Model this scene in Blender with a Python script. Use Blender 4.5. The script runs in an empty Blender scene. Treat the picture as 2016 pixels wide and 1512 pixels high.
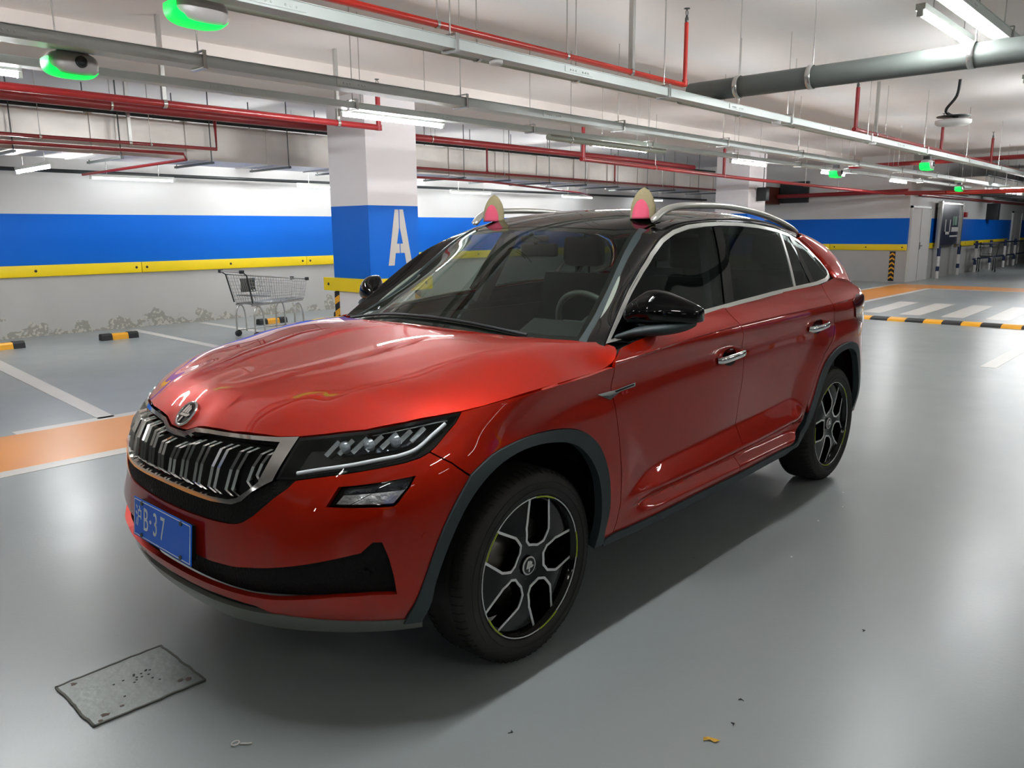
import bpy, bmesh, math, random
import numpy as np
from mathutils import Vector, Matrix
from mathutils.geometry import delaunay_2d_cdt
random.seed(7)
SC = bpy.context.scene
COL = SC.collection
# ------------------------------------------------------------------ camera
# metres; x = forward along the car, y = towards its left side, z = up; front axle above x = 0
CAM_F, CAM_YAW, CAM_PITCH, CAM_ROLL = 1555.42, -2.39990, 0.19203, -0.00815
CAM_POS = (1.99251, 2.63125, 1.53041)
def cam_axes(yaw, pitch, roll):
    f = np.array([math.cos(yaw)*math.cos(pitch), math.sin(yaw)*math.cos(pitch), -math.sin(pitch)])
    r = np.cross(f, [0, 0, 1.0]); r /= np.linalg.norm(r); u = np.cross(r, f)
    return math.cos(roll)*r+math.sin(roll)*u, -math.sin(roll)*r+math.cos(roll)*u, f
_r, _u, _f = cam_axes(CAM_YAW, CAM_PITCH, CAM_ROLL)
cd = bpy.data.cameras.new('camera'); cam = bpy.data.objects.new('camera', cd); COL.objects.link(cam)
cd.sensor_width = 36; cd.sensor_fit = 'HORIZONTAL'; cd.lens = CAM_F/2016*36; cd.clip_start = .05; cd.clip_end = 200
cam.matrix_world = Matrix(((_r[0], _u[0], -_f[0], CAM_POS[0]), (_r[1], _u[1], -_f[1], CAM_POS[1]), (_r[2], _u[2], -_f[2], CAM_POS[2]), (0, 0, 0, 1)))
SC.camera = cam
# ------------------------------------------------------------------ world, exposure
w = bpy.data.worlds.new('world'); SC.world = w; w.use_nodes = True
w.node_tree.nodes['Background'].inputs[0].default_value = (.8, .85, .9, 1)
w.node_tree.nodes['Background'].inputs[1].default_value = .25
SC.view_settings.view_transform = 'Standard'; SC.view_settings.look = 'None'
SC.view_settings.gamma = 1; SC.view_settings.use_curve_mapping = False
SC.view_settings.exposure = 2.05
LAMP = 72.0          # strength of every fluorescent tube
try:
    SC.cycles.max_bounces = 8; SC.cycles.diffuse_bounces = 4; SC.cycles.glossy_bounces = 5; SC.cycles.transparent_max_bounces = 16
    SC.cycles.use_denoising = True; SC.cycles.sample_clamp_indirect = 6; SC.cycles.caustics_reflective = False; SC.cycles.caustics_refractive = False
except Exception: pass
# ------------------------------------------------------------------ materials
def _m(name):
    m = bpy.data.materials.new(name); m.use_nodes = True
    return m, m.node_tree.nodes, m.node_tree.links, m.node_tree.nodes['Principled BSDF']
def rgb(h):
    c = [int(h[i:i+2], 16)/255 for i in (0, 2, 4)]
    return tuple((x/12.92 if x <= .04045 else ((x+.055)/1.055)**2.4) for x in c)+(1,)
def mat(name, col, rough=.5, metal=0, coat=0, var=.08, scale=6, bump=0, bscale=40, spec=.5, coat_rough=.03):
    m, N, L, b = _m(name)
    if isinstance(col, str): col = rgb(col)
    if len(col) == 3: col = tuple(col)+(1,)
    b.inputs['Roughness'].default_value = rough; b.inputs['Metallic'].default_value = metal
    b.inputs['Coat Weight'].default_value = coat; b.inputs['Coat Roughness'].default_value = coat_rough
    b.inputs['Specular IOR Level'].default_value = spec
    tc = N.new('ShaderNodeTexCoord'); n = N.new('ShaderNodeTexNoise'); n.inputs['Scale'].default_value = scale; n.inputs['Detail'].default_value = 5
    L.new(tc.outputs['Object'], n.inputs['Vector'])
    mx = N.new('ShaderNodeMix'); mx.data_type = 'RGBA'
    mx.inputs[6].default_value = tuple(c*(1-var) for c in col[:3])+(1,); mx.inputs[7].default_value = tuple(min(1, c*(1+var)) for c in col[:3])+(1,)
    L.new(n.outputs['Fac'], mx.inputs[0]); L.new(mx.outputs[2], b.inputs['Base Color'])
    if bump:
        n2 = N.new('ShaderNodeTexNoise'); n2.inputs['Scale'].default_value = bscale; L.new(tc.outputs['Object'], n2.inputs['Vector'])
        bp = N.new('ShaderNodeBump'); bp.inputs['Strength'].default_value = bump; bp.inputs['Distance'].default_value = .01
        L.new(n2.outputs['Fac'], bp.inputs['Height']); L.new(bp.outputs[0], b.inputs['Normal'])
    return m
def emis(name, col, s):
    m, N, L, b = _m(name); b.inputs['Base Color'].default_value = col
    b.inputs['Emission Color'].default_value = col; b.inputs['Emission Strength'].default_value = s
    return m
def glassm(name, tint, ior=1.5, refl=1.0):
    m, N, L, b = _m(name); N.remove(b); out = [n for n in N if n.type == 'OUTPUT_MATERIAL'][0]
    t = N.new('ShaderNodeBsdfTransparent'); t.inputs[0].default_value = tuple(tint)+(1,)
    g = N.new('ShaderNodeBsdfGlossy'); g.inputs['Roughness'].default_value = 0.0; g.inputs[0].default_value = (refl*.93, refl, refl*.98, 1)
    f = N.new('ShaderNodeFresnel'); f.inputs[0].default_value = ior
    geo = N.new('ShaderNodeNewGeometry'); mm = N.new('ShaderNodeMath'); mm.operation = 'MULTIPLY'; inv = N.new('ShaderNodeMath'); inv.operation = 'SUBTRACT'
    inv.inputs[0].default_value = 1; L.new(geo.outputs['Backfacing'], inv.inputs[1]); L.new(f.outputs[0], mm.inputs[0]); L.new(inv.outputs[0], mm.inputs[1])
    x = N.new('ShaderNodeMixShader'); L.new(mm.outputs[0], x.inputs[0]); L.new(t.outputs[0], x.inputs[1]); L.new(g.outputs[0], x.inputs[2]); L.new(x.outputs[0], out.inputs[0])
    return m
M = {}
# ------------------------------------------------------------------ mesh building
class MB:
    def __init__(s): s.v = []; s.f = []; s.mi = []; s.sm = []; s.cur = 0
    def add(s, vs, fs, smooth=False):
        o = len(s.v); s.v += [tuple(map(float, p)) for p in vs]
        for f in fs: s.f.append(tuple(i+o for i in f)); s.mi.append(s.cur); s.sm.append(smooth)
        return s
    def box(s, a, b, bev=0):
        (x0, y0, z0), (x1, y1, z1) = a, b
        x0, x1 = sorted((x0, x1)); y0, y1 = sorted((y0, y1)); z0, z1 = sorted((z0, z1))
        if bev <= 0:
            return s.add([(x, y, z) for z in (z0, z1) for y in (y0, y1) for x in (x0, x1)],
                  [(0, 2, 3, 1), (4, 5, 7, 6), (0, 1, 5, 4), (1, 3, 7, 5), (3, 2, 6, 7), (2, 0, 4, 6)])
        bm = bmesh.new(); bmesh.ops.create_cube(bm, size=1)
        for v in bm.verts: v.co = Vector(((x0+x1)/2+v.co.x*(x1-x0), (y0+y1)/2+v.co.y*(y1-y0), (z0+z1)/2+v.co.z*(z1-z0)))
        bmesh.ops.bevel(bm, geom=list(bm.edges), offset=bev, segments=2, affect='EDGES', profile=.6)
        s.frombm(bm, True); return s
    def frombm(s, bm, smooth=False):
        bm.verts.index_update(); s.add([v.co for v in bm.verts], [[v.index for v in f.verts] for f in bm.faces], smooth); bm.free(); return s
    def obox(s, c, ax, ay, az):
        c, ax, ay, az = map(np.array, (c, ax, ay, az))
        vs = [c+i*ax+j*ay+k*az for k in (-1, 1) for j in (-1, 1) for i in (-1, 1)]
        return s.add(vs, [(0, 2, 3, 1), (4, 5, 7, 6), (0, 1, 5, 4), (1, 3, 7, 5), (3, 2, 6, 7), (2, 0, 4, 6)])
    def tube(s, path, r, n=10, cap=True, closed=False, flat=None, up=(0, 0, 1)):
        """round (or elliptical: flat=(a,b)) tube along a path"""
        P = [np.array(p, float) for p in path]; m = len(P); vs = []
        rr = r if hasattr(r, '__len__') else [r]*m
        up = np.array(up, float)
        prev = None
        for i, p in enumerate(P):
            if closed: t = P[(i+1) % m]-P[i-1]
            else: t = P[min(i+1, m-1)]-P[max(i-1, 0)]
            t /= np.linalg.norm(t)+1e-12
            if prev is None or flat is not None:
                a = np.cross(up, t)
                if np.linalg.norm(a) < 1e-3: a = np.cross([1, 0, 0], t)
            else: a = prev-t*np.dot(prev, t)
            a /= np.linalg.norm(a); prev = a; b = np.cross(t, a)
            fa, fb = flat if flat else (1, 1)
            for k in range(n):
                g = 2*math.pi*k/n; vs.append(p+rr[i]*(fa*math.cos(g)*a+fb*math.sin(g)*b))
        fs = []
        for i in range(m if closed else m-1):
            for k in range(n):
                j = (i+1) % m; fs.append((i*n+k, i*n+(k+1) % n, j*n+(k+1) % n, j*n+k))
        s.add(vs, fs, n > 4)
        if cap and not closed:
            s.add(vs[:n], [tuple(range(n))[::-1]]); s.add(vs[-n:], [tuple(range(n))])
        return s
    def rect(s, path, hw, hh, up=(0, 0, 1), closed=False):
        """rectangular bar along a path, half sizes hw (sideways) and hh (along up)"""
        P = [np.array(p, float) for p in path]; m = len(P); vs = []; up = np.array(up, float)
        for i in range(m):
            t = (P[(i+1) % m]-P[i-1]) if closed else P[min(i+1, m-1)]-P[max(i-1, 0)]
            t /= np.linalg.norm(t)+1e-12; a = np.cross(up, t); a /= np.linalg.norm(a)+1e-12; b = np.cross(t, a)
            for q, r_ in ((-1, -1), (1, -1), (1, 1), (-1, 1)): vs.append(P[i]+a*hw*q+b*hh*r_)
        fs = []
        for i in range(m if closed else m-1):
            j = (i+1) % m
            for k in range(4): fs.append((i*4+k, i*4+(k+1) % 4, j*4+(k+1) % 4, j*4+k))
        if not closed: fs += [(3, 2, 1, 0), ((m-1)*4, (m-1)*4+1, (m-1)*4+2, (m-1)*4+3)]
        return s.add(vs, fs)
    def lathe(s, prof, c, axis='z', n=32, a0=0, a1=2*math.pi, smooth=True):
        """prof: list of (r, h) around an axis through c"""
        full = abs(a1-a0-2*math.pi) < 1e-6; cnt = n if full else n+1; vs = []
        for r, h in prof:
            for k in range(cnt):
                g = a0+(a1-a0)*k/n; u, v = r*math.cos(g), r*math.sin(g)
                vs.append({'z': (c[0]+u, c[1]+v, c[2]+h), 'y': (c[0]+u, c[1]+h, c[2]+v), 'x': (c[0]+h, c[1]+u, c[2]+v)}[axis])
        fs = []
        for i in range(len(prof)-1):
            for k in range(n):
                k2 = (k+1) % cnt; q = (i*cnt+k, i*cnt+k2, (i+1)*cnt+k2, (i+1)*cnt+k)
                fs.append(q[::-1] if axis == 'y' else q)
        return s.add(vs, fs, smooth)
    def disc(s, c, r, axis='y', n=24, t=.002):
        return s.lathe([(0.0001, -t), (r, -t), (r, t), (0.0001, t)], c, axis, n, smooth=False)
    def prism(s, poly, o, a, b, d):
        """extrude 2D polygon (in axes a,b from origin o) along vector d"""
        o, a, b, d = map(lambda q: np.array(q, float), (o, a, b, d)); n = len(poly)
        vs = [o+a*p[0]+b*p[1] for p in poly]+[o+a*p[0]+b*p[1]+d for p in poly]
        fs = [tuple(range(n))[::-1], tuple(range(n, 2*n))]+[(i, (i+1) % n, n+(i+1) % n, n+i) for i in range(n)]
        return s.add(vs, fs)
    def build(s, name, mats, parent=None, **kw):
        me = bpy.data.meshes.new(name); me.from_pydata(s.v, [], s.f)
        for m in (mats if isinstance(mats, (list, tuple)) else [mats]): me.materials.append(m)
        me.polygons.foreach_set('material_index', s.mi); me.polygons.foreach_set('use_smooth', s.sm); me.update()
        bm = bmesh.new(); bm.from_mesh(me); bmesh.ops.recalc_face_normals(bm, faces=bm.faces); bm.to_mesh(me); bm.free()
        return link(name, me, parent, **kw)
def link(name, me, parent=None, label=None, cat=None, group=None, kind=None):
    o = bpy.data.objects.new(name, me); COL.objects.link(o)
    if parent is not None: o.parent = parent
    return tag(o, label, cat, group, kind)
def tag(o, label=None, cat=None, group=None, kind=None):
    if label: o['label'] = label
    if cat: o['category'] = cat
    if group: o['group'] = group
    if kind: o['kind'] = kind
    return o
def empty(name, loc, label, cat, group=None, kind=None):
    o = bpy.data.objects.new(name, None); COL.objects.link(o); o.empty_display_size = .1
    o.location = loc; return tag(o, label, cat, group, kind)
def kids(o):   # parts built in world coordinates under an empty keep their place
    o_inv = Matrix.Translation(-o.location)
    for c in COL.objects:
        if c.parent is o: c.matrix_parent_inverse = o_inv
def copy_tree(o, parent=None):
    c = o.copy(); COL.objects.link(c)
    if parent is not None: c.parent = parent
    for ch in [q for q in COL.objects if q.parent is o]: copy_tree(ch, c)
    return c
def crom(P, n=6, closed=False):
    """Catmull-Rom through points of any dimension"""
    P = [np.array(p, float) for p in P]; m = len(P); out = []
    for i in range(m if closed else m-1):
        g = (lambda k: P[k % m]) if closed else (lambda k: P[min(max(k, 0), m-1)])
        p0, p1, p2, p3 = g(i-1), g(i), g(i+1), g(i+2)
        for k in range(n):
            t = k/n; out.append(.5*((2*p1)+(-p0+p2)*t+(2*p0-5*p1+4*p2-p3)*t*t+(-p0+3*p1-3*p2+p3)*t**3))
    if not closed: out.append(P[-1])
    return [tuple(p) for p in out]
def text_mesh(txt, size, depth, name, m, parent, mw, align='CENTER'):
    cu = bpy.data.curves.new(name, 'FONT'); cu.body = txt; cu.size = size; cu.extrude = depth; cu.align_x = align; cu.align_y = 'CENTER'
    t = bpy.data.objects.new(name, cu); COL.objects.link(t)
    dg = bpy.context.evaluated_depsgraph_get(); me = bpy.data.meshes.new_from_object(t.evaluated_get(dg))
    bpy.data.objects.remove(t); bpy.data.curves.remove(cu)
    me.transform(mw); me.name = name; me.materials.clear(); me.materials.append(m)
    return link(name, me, parent)
def frame_m(o, ax, ay, az):
    return Matrix(((ax[0], ay[0], az[0], o[0]), (ax[1], ay[1], az[1], o[1]), (ax[2], ay[2], az[2], o[2]), (0, 0, 0, 1)))
# ================================================================== materials of the garage
M['white'] = mat('painted_white', 'd9d6d4', .55, var=.03, scale=2, bump=.03)
M['ceil'] = mat('ceiling_paint', 'e6e1de', .6, var=.03, scale=1.2, bump=.15, bscale=9)
M['beam'] = mat('beam_paint', 'd8d0cb', .6, var=.04, scale=1.2)
M['col_white'] = mat('column_white', 'e6e2e4', .5, var=.02, scale=2)
M['blue'] = mat('blue_paint', '0b57b8', .45, var=.05, scale=1)
M['yellow'] = mat('guard_yellow', 'f2d200', .4, var=.03)
M['hyellow'] = mat('hazard_yellow', 'e8a41a', .45)
M['black'] = mat('black_rubber', '17181a', .6)
M['galv'] = mat('galvanised_steel', 'cfd6d2', .42, metal=.15, var=.10, scale=5)
M['duct'] = mat('duct_foil', 'cdc7c0', .35, metal=.4, var=.18, scale=3, bump=.25, bscale=5)
M['red'] = mat('red_pipe', '8c1a1e', .35, coat=.3, var=.1)
M['red_o'] = mat('red_orange_pipe', 'c22a1c', .35, coat=.3, var=.1)
M['drain'] = mat('drain_grey', '5c615e', .5, var=.2, scale=4)
M['drain_l'] = mat('drain_light', '8f9487', .5, var=.12, scale=4)
M['housing'] = mat('lamp_housing', 'd0d2cc', .4)
M['tube'] = emis('lamp_tube', (.96, .985, 1, 1), LAMP)
M['green'] = emis('green_led', (0, 1, .10, 1), .26)
M['tube_near'] = emis('lamp_tube_near', (.96, .985, 1, 1), LAMP*1.3)
M['tube_far'] = emis('lamp_tube_far', (1, .98, .94, 1), LAMP*.32)
M['tube_wall'] = emis('lamp_tube_dim', (.93, .97, 1, 1), LAMP*.055)
M['dim'] = mat('unseen_wall_dimmed', '6b6b69', .7, var=.15, scale=1)  # unseen walls coloured dark so the car reflects a dimmer garage
M['device'] = mat('device_grey', 'a29d9b', .35)
M['steel'] = mat('bright_steel', 'c8c8c4', .25, metal=.9)
M['dsteel'] = mat('dark_steel', '5c605f', .35, metal=.8)
M['dark'] = mat('dark_plastic', '202325', .5)
M['line'] = mat('line_white', 'c9c4bd', .35, var=.05, scale=3, bump=.05)
M['orange'] = mat('line_orange', 'd98c33', .35, var=.06, scale=2)
M['alarm'] = mat('alarm_red', 'b01018', .4)
def floor_mat():
    m, N, L, b = _m('epoxy_floor')
    tc = N.new('ShaderNodeTexCoord')
    def noise(sc, det=4, dist=0):
        n = N.new('ShaderNodeTexNoise'); n.inputs['Scale'].default_value = sc; n.inputs['Detail'].default_value = det; n.inputs['Distortion'].default_value = dist
        L.new(tc.outputs['Object'], n.inputs['Vector']); return n
    def ramp(src, stops):
        r = N.new('ShaderNodeValToRGB'); L.new(src, r.inputs[0]); e = r.color_ramp.elements
        e[0].position, e[0].color = stops[0]; e[1].position, e[1].color = stops[-1]
        for p, c in stops[1:-1]:
            q = e.new(p); q.color = c
        return r
    a = ramp(noise(.45, 3).outputs['Fac'], [(.3, rgb('868d8d')), (.7, rgb('939795'))])
    # faint scuffs and scratches
    sc = noise(26, 8, 2.0); mk = ramp(sc.outputs['Fac'], [(.70, (0, 0, 0, 1)), (.76, (1, 1, 1, 1))])
    area = ramp(noise(.7, 2).outputs['Fac'], [(.56, (0, 0, 0, 1)), (.66, (1, 1, 1, 1))])
    mu = N.new('ShaderNodeMath'); mu.operation = 'MULTIPLY'; L.new(mk.outputs[0], mu.inputs[0]); L.new(area.outputs[0], mu.inputs[1])
    mx = N.new('ShaderNodeMix'); mx.data_type = 'RGBA'; L.new(mu.outputs[0], mx.inputs[0]); L.new(a.outputs[0], mx.inputs[6]); mx.inputs[7].default_value = rgb('6d706c')
    L.new(mx.outputs[2], b.inputs['Base Color'])
    rr = N.new('ShaderNodeMapRange'); L.new(noise(3, 4).outputs['Fac'], rr.inputs[0]); rr.inputs[3].default_value = .25; rr.inputs[4].default_value = .36
    L.new(rr.outputs[0], b.inputs['Roughness'])
    bp = N.new('ShaderNodeBump'); bp.inputs['Strength'].default_value = .12; bp.inputs['Distance'].default_value = .004
    L.new(noise(60, 6).outputs['Fac'], bp.inputs['Height']); L.new(bp.outputs[0], b.inputs['Normal'])
    return m
def wall_mat(name, y_blue0, y_blue1, damage=False):
    """white above, blue band, pale grey skirt below: bands painted at fixed heights"""
    m, N, L, b = _m(name); b.inputs['Roughness'].default_value = .5; b.inputs['Specular IOR Level'].default_value = .2
    g = N.new('ShaderNodeNewGeometry'); sx = N.new('ShaderNodeSeparateXYZ'); L.new(g.outputs['Position'], sx.inputs[0])
    nz = N.new('ShaderNodeTexNoise'); nz.inputs['Scale'].default_value = 1.3; nz.inputs['Detail'].default_value = 4; L.new(g.outputs['Position'], nz.inputs['Vector'])
    def gt(src, v):
        q = N.new('ShaderNodeMath'); q.operation = 'GREATER_THAN'; L.new(src, q.inputs[0]); q.inputs[1].default_value = v; return q.outputs[0]
    def mix(f, A, B):
        x = N.new('ShaderNodeMix'); x.data_type = 'RGBA'; L.new(f, x.inputs[0])
        for k, v in ((6, A), (7, B)):
            if isinstance(v, tuple): x.inputs[k].default_value = v
            else: L.new(v, x.inputs[k])
        return x.outputs[2]
    low = mix(nz.outputs['Fac'], rgb('a9a7a4'), rgb('bab8b5')); hi = mix(nz.outputs['Fac'], rgb('d2d0cf'), rgb('dedddb'))
    if damage:
        n2 = N.new('ShaderNodeTexNoise'); n2.inputs['Scale'].default_value = 3.5; n2.inputs['Detail'].default_value = 8; L.new(g.outputs['Position'], n2.inputs['Vector'])
        mr = N.new('ShaderNodeMapRange'); L.new(sx.outputs[2], mr.inputs[0]); mr.inputs[1].default_value = 0; mr.inputs[2].default_value = .42; mr.inputs[3].default_value = .16; mr.inputs[4].default_value = -.12
        ad = N.new('ShaderNodeMath'); ad.operation = 'ADD'; L.new(n2.outputs['Fac'], ad.inputs[0]); L.new(mr.outputs[0], ad.inputs[1])
        n3 = N.new('ShaderNodeTexNoise'); n3.inputs['Scale'].default_value = 22; n3.inputs['Detail'].default_value = 6; L.new(g.outputs['Position'], n3.inputs['Vector'])
        peel = mix(gt(n3.outputs['Fac'], .55), rgb('96938a'), rgb('b9b4aa'))
        low = mix(gt(ad.outputs[0], .60), low, peel)
    c = mix(gt(sx.outputs[2], y_blue0), low, (0, .13, .62, 1)); c = mix(gt(sx.outputs[2], y_blue1), c, hi)
    L.new(c, b.inputs['Base Color'])
    bp = N.new('ShaderNodeBump'); bp.inputs['Strength'].default_value = .08; L.new(nz.outputs['Fac'], bp.inputs['Height']); L.new(bp.outputs[0], b.inputs['Normal'])
    return m
H = 3.5
# ================================================================== room
mb = MB(); mb.box((-46, -12, -.2), (14, 12, 0)); mb.build('floor', floor_mat(), kind='structure')
mb = MB(); mb.box((-46, -12, H), (14, 12, H+.2)); mb.build('ceiling', M['ceil'], kind='structure')
mb = MB(); mb.box((-46, -7.25, 3.34), (14, -5.72, H)); mb.build('trim_1', M['beam'], label='wide shallow concrete beam crossing under the ceiling above the pillars', kind='structure')
WM = wall_mat('wall_band_paint', 1.0, 1.83, True); WM2 = wall_mat('wall_band_paint_far', 1.0, 1.78)
mb = MB(); mb.box((-46, -11.1, 0), (14, -10.8, H)); mb.build('wall_left', WM, kind='structure')
mb = MB(); mb.box((-22.4, -10.8, 0), (-22, -4.35, H)); mb.build('wall_back', WM2, kind='structure')
mb = MB(); mb.box((-46, -4.75, 0), (-22.4, -4.35, H)); mb.build('wall_far', WM2, kind='structure')
mb = MB(); mb.box((-46.2, -12, 0), (-46, 12, H)); mb.build('wall_end', WM2, kind='structure')
mb = MB(); mb.box((-46, 11.7, 0), (14, 12, H)); mb.build('wall_right', M['dim'], kind='structure')
mb = MB(); mb.box((13.8, -12, 0), (14, 12, H)); mb.build('wall_front', M['dim'], kind='structure')
# ---------------- painted floor markings (thin coats of paint)
def mark(name, poly, m, label, group=None, z=.002):
    mb = MB(); mb.prism(poly, (0, 0, .0003), (1, 0, 0), (0, 1, 0), (0, 0, z)); return mb.build(name, m, label=label, cat='floor marking', group=group)
mark('parking_line', [(-.43, -4.3), (-.56, -4.3), (-.93, -9.6), (-.74, -9.6)], M['line'], 'white bay line running from the orange lane strip towards the wall at the left edge')
mark('parking_line', [(-3.02, -4.3), (-3.15, -4.3), (-3.33, -10.5), (-3.2, -10.5)], M['line'], 'white bay line starting beside the wheel stop and passing in front of the shopping trolley')
mark('parking_line', [(-4.36, -4.3), (-4.48, -4.3), (-4.54, -10.6), (-4.41, -10.6)], M['line'], 'white bay line behind the trolley, nearest the blue pillar')
for k, x in enumerate((-7.4, -10.1, -12.8)):
    mark('parking_line', [(x, -4.3), (x-.12, -4.3), (x-.2, -10.5), (x-.08, -10.5)], M['line'], 'white bay line hidden behind the car', 'bay lines behind the car')
mark('lane_strip', [(6, -4.24), (6, -3.2), (-19.98, -3.2), (-19.98, -4.24)], M['orange'], 'wide orange lane strip on the floor behind the car')
mark('edge_line', [(.2, -4.24), (.2, -4.36), (-21.4, -4.36), (-21.4, -4.24)], M['line'], 'thin white edge line on the wall side of the orange strip')
mark('edge_line', [(6, -3.2), (6, -3.06), (-19.9, -3.06), (-19.98, -3.2)], M['line'], 'white edge line on the car side of the orange strip')
mark('lane_strip', [(-20, -4.24), (-20, 9), (-21.3, 9), (-21.3, -4.24)], M['orange'], 'orange lane strip crossing beyond the zebra stripes at right')
mark('edge_line', [(-19.86, -3.05), (-19.86, 9), (-20, 9), (-20, -3.2)], M['line'], 'white edge line between the orange crossing strip and the zebra stripes')
for k in range(11):
    y = -3.02+.68*k
    mark('zebra_stripe', [(-13.1, y+.55), (-13.1, y+.90), (-15.75, y+.83), (-15.75, y+.46)], M['line'], 'pale zebra stripe painted beyond the speed bump', 'zebra stripes beyond the speed bump')
mark('lane_arrow_line', [(-7.9, .62), (-7.9, .78), (-12, .78), (-12, .62)], M['line'], 'white line on the grey floor at the right edge, this side of the speed bump')
# worn patch
# ---------------- speed bump
for k in range(4, 30):
    y0 = -4.1+.275*k; mb = MB(); mb.cur = 0
    prof = [(-.17, 0), (-.14, .03), (-.05, .05), (.05, .05), (.14, .03), (.17, 0)]
    mb.prism(prof, (-12.1, y0, .0), (1, 0, 0), (0, 0, 1), (0, .27, 0))
    mb.build('speed_bump_segment', M['hyellow'] if k % 2 else M['black'], label=('yellow' if k % 2 else 'black')+' rubber segment of the speed bump at right', cat='speed bump', group=('yellow' if k % 2 else 'black')+' speed bump segments')
# ---------------- guard boards on the walls
def board(x0, x1, y, z0, z1, bolts, label, axis='x', grp=None):
    mb = MB()
    if axis == 'x': mb.box((x0, y+.001, z0), (x1, y+.045, z1), .006)
    else: mb.box((y+.0005, x0, z0), (y+.045, x1, z1), .006)
    o = mb.build('guard_board', M['yellow'], label=label, cat='wall guard', group=grp)
    for b_ in bolts:
        q = MB()
        if axis == 'x': q.lathe([(.0001, .05), (.018, .05), (.022, .044)], (b_, y, (z0+z1)/2), 'y', 12)
        else: q.lathe([(.0001, .05), (.018, .05), (.022, .044)], (y, b_, (z0+z1)/2), 'x', 12)
        q.build('bolt', M['dark'], o)
    return o
for k in range(-1, 6):
    c = -2.03-3.15*k
    lab = {-1: 'yellow board bolted along the left wall, outside the bay at left', 0: 'yellow board on the left wall above the nearer wheel stops', 1: 'yellow board on the left wall behind the shopping trolley'}.get(k, 'yellow board on the left wall beyond the lettered pillar')
    board(c-1.57, c+1.57, -10.8, .90, 1.07, (c-1.49, c, c+1.49), lab, grp=None if k < 2 else 'yellow wall boards beyond the pillar')
for k in range(3):
    y1 = -4.33-2.15*k; board(y1-2.14, y1, -22, .89, 1.06, (y1-2.0, y1-1.1, y1-.12), ['yellow board on the back wall next to the white door', 'yellow board in the middle of the back wall', 'yellow board on the back wall hidden by the car'][k], 'y')
for k, (a, b_) in enumerate(((-24.6, -24.15), (-29.3, -27.0), (-32, -29.5), (-34.6, -32.2), (-40, -37))):
    board(a, b_, -4.35, .90, 1.06, ((a+b_)/2,), ['short yellow board end beside the white door', 'yellow board right of the advertising board', 'yellow board behind the far trolley', 'yellow board beyond the far trolley', 'farthest yellow board on the far wall'][k])
# ---------------- concrete pillars
def pillar(x0, x1, y0, y1, letter, label, mirror=False):
    root = empty('pillar', ((x0+x1)/2, (y0+y1)/2, 0), label, 'pillar')
    mb = MB(); mb.box((x0, y0, 0), (x1, y1, 3.34)); body = mb.build('shaft', wallp, root)
    mb = MB(); t = .05; z0, z1 = .70, .885
    mb.box((x1, y0-.2, z0), (x1+t, y1+t, z1)); mb.box((x0-.2, y1, z0), (x1, y1+t, z1)); mb.box((x0-t, y0-.2, z0), (x0, y1, z1)); mb.box((x0, y0-t, z0), (x1, y0, z1))
    g = mb.build('guard_board', M['yellow'], root)
    for y in (y0-.08, y1-.16):
        q = MB(); q.lathe([(.0001, .008), (.018, .008), (.022, .0)], (x1+t, y, (z0+z1)/2), 'x', 12); q.build('bolt', M['dark'], g)
    for x in (x1-.2, x0-.08):
        q = MB(); q.lathe([(.0001, .008), (.018, .008), (.022, .0)], (x, y1+t, (z0+z1)/2), 'y', 12); q.build('bolt', M['dark'], g)
    for (px, py) in ((x1, y0+.05), (x1, y1-.05), (x0+.05, y1)):   # striped corner guards
        q = MB(); xx = abs(px-x1) < .001
        for k in range(7):
            z = .02+k*.095; q.cur = k % 2
            if xx: q.prism([(-.05, z), (.05, z+.05), (.05, min(z+.145, .7)), (-.05, min(z+.095, .7))], (px, py, 0), (0, 1, 0), (0, 0, 1), (.012, 0, 0))
            else: q.prism([(-.05, z), (.05, z+.05), (.05, min(z+.145, .7)), (-.05, min(z+.095, .7))], (px, py, 0), (1, 0, 0), (0, 0, 1), (0, .012, 0))
        q.build('corner_guard', [M['black'], M['hyellow']], root)
    if letter:
        q = MB(); cx = x1-.53; z0_, z1_ = 1.06, 1.83; wt, wb, th, gp = .055, .215, .105, .008
        for s in (-1, 1):
            o1 = lambda a, b_: (cx-s*a, b_)
            q.prism([o1(gp, z1_), o1(wt+.02, z1_), o1(wb, z0_), o1(wb-th, z0_), o1(wb-th-.028, z0_+.17), o1(gp, z0_+.17), o1(gp, z0_+.30), o1(wb-th-.055, z0_+.30), o1(gp, z1_-.25)][::1], (0, y1, 0), (1, 0, 0), (0, 0, 1), (0, .003, 0))
        q.build('painted_letter', M['line'], root)
    kids(root); return root
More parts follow.
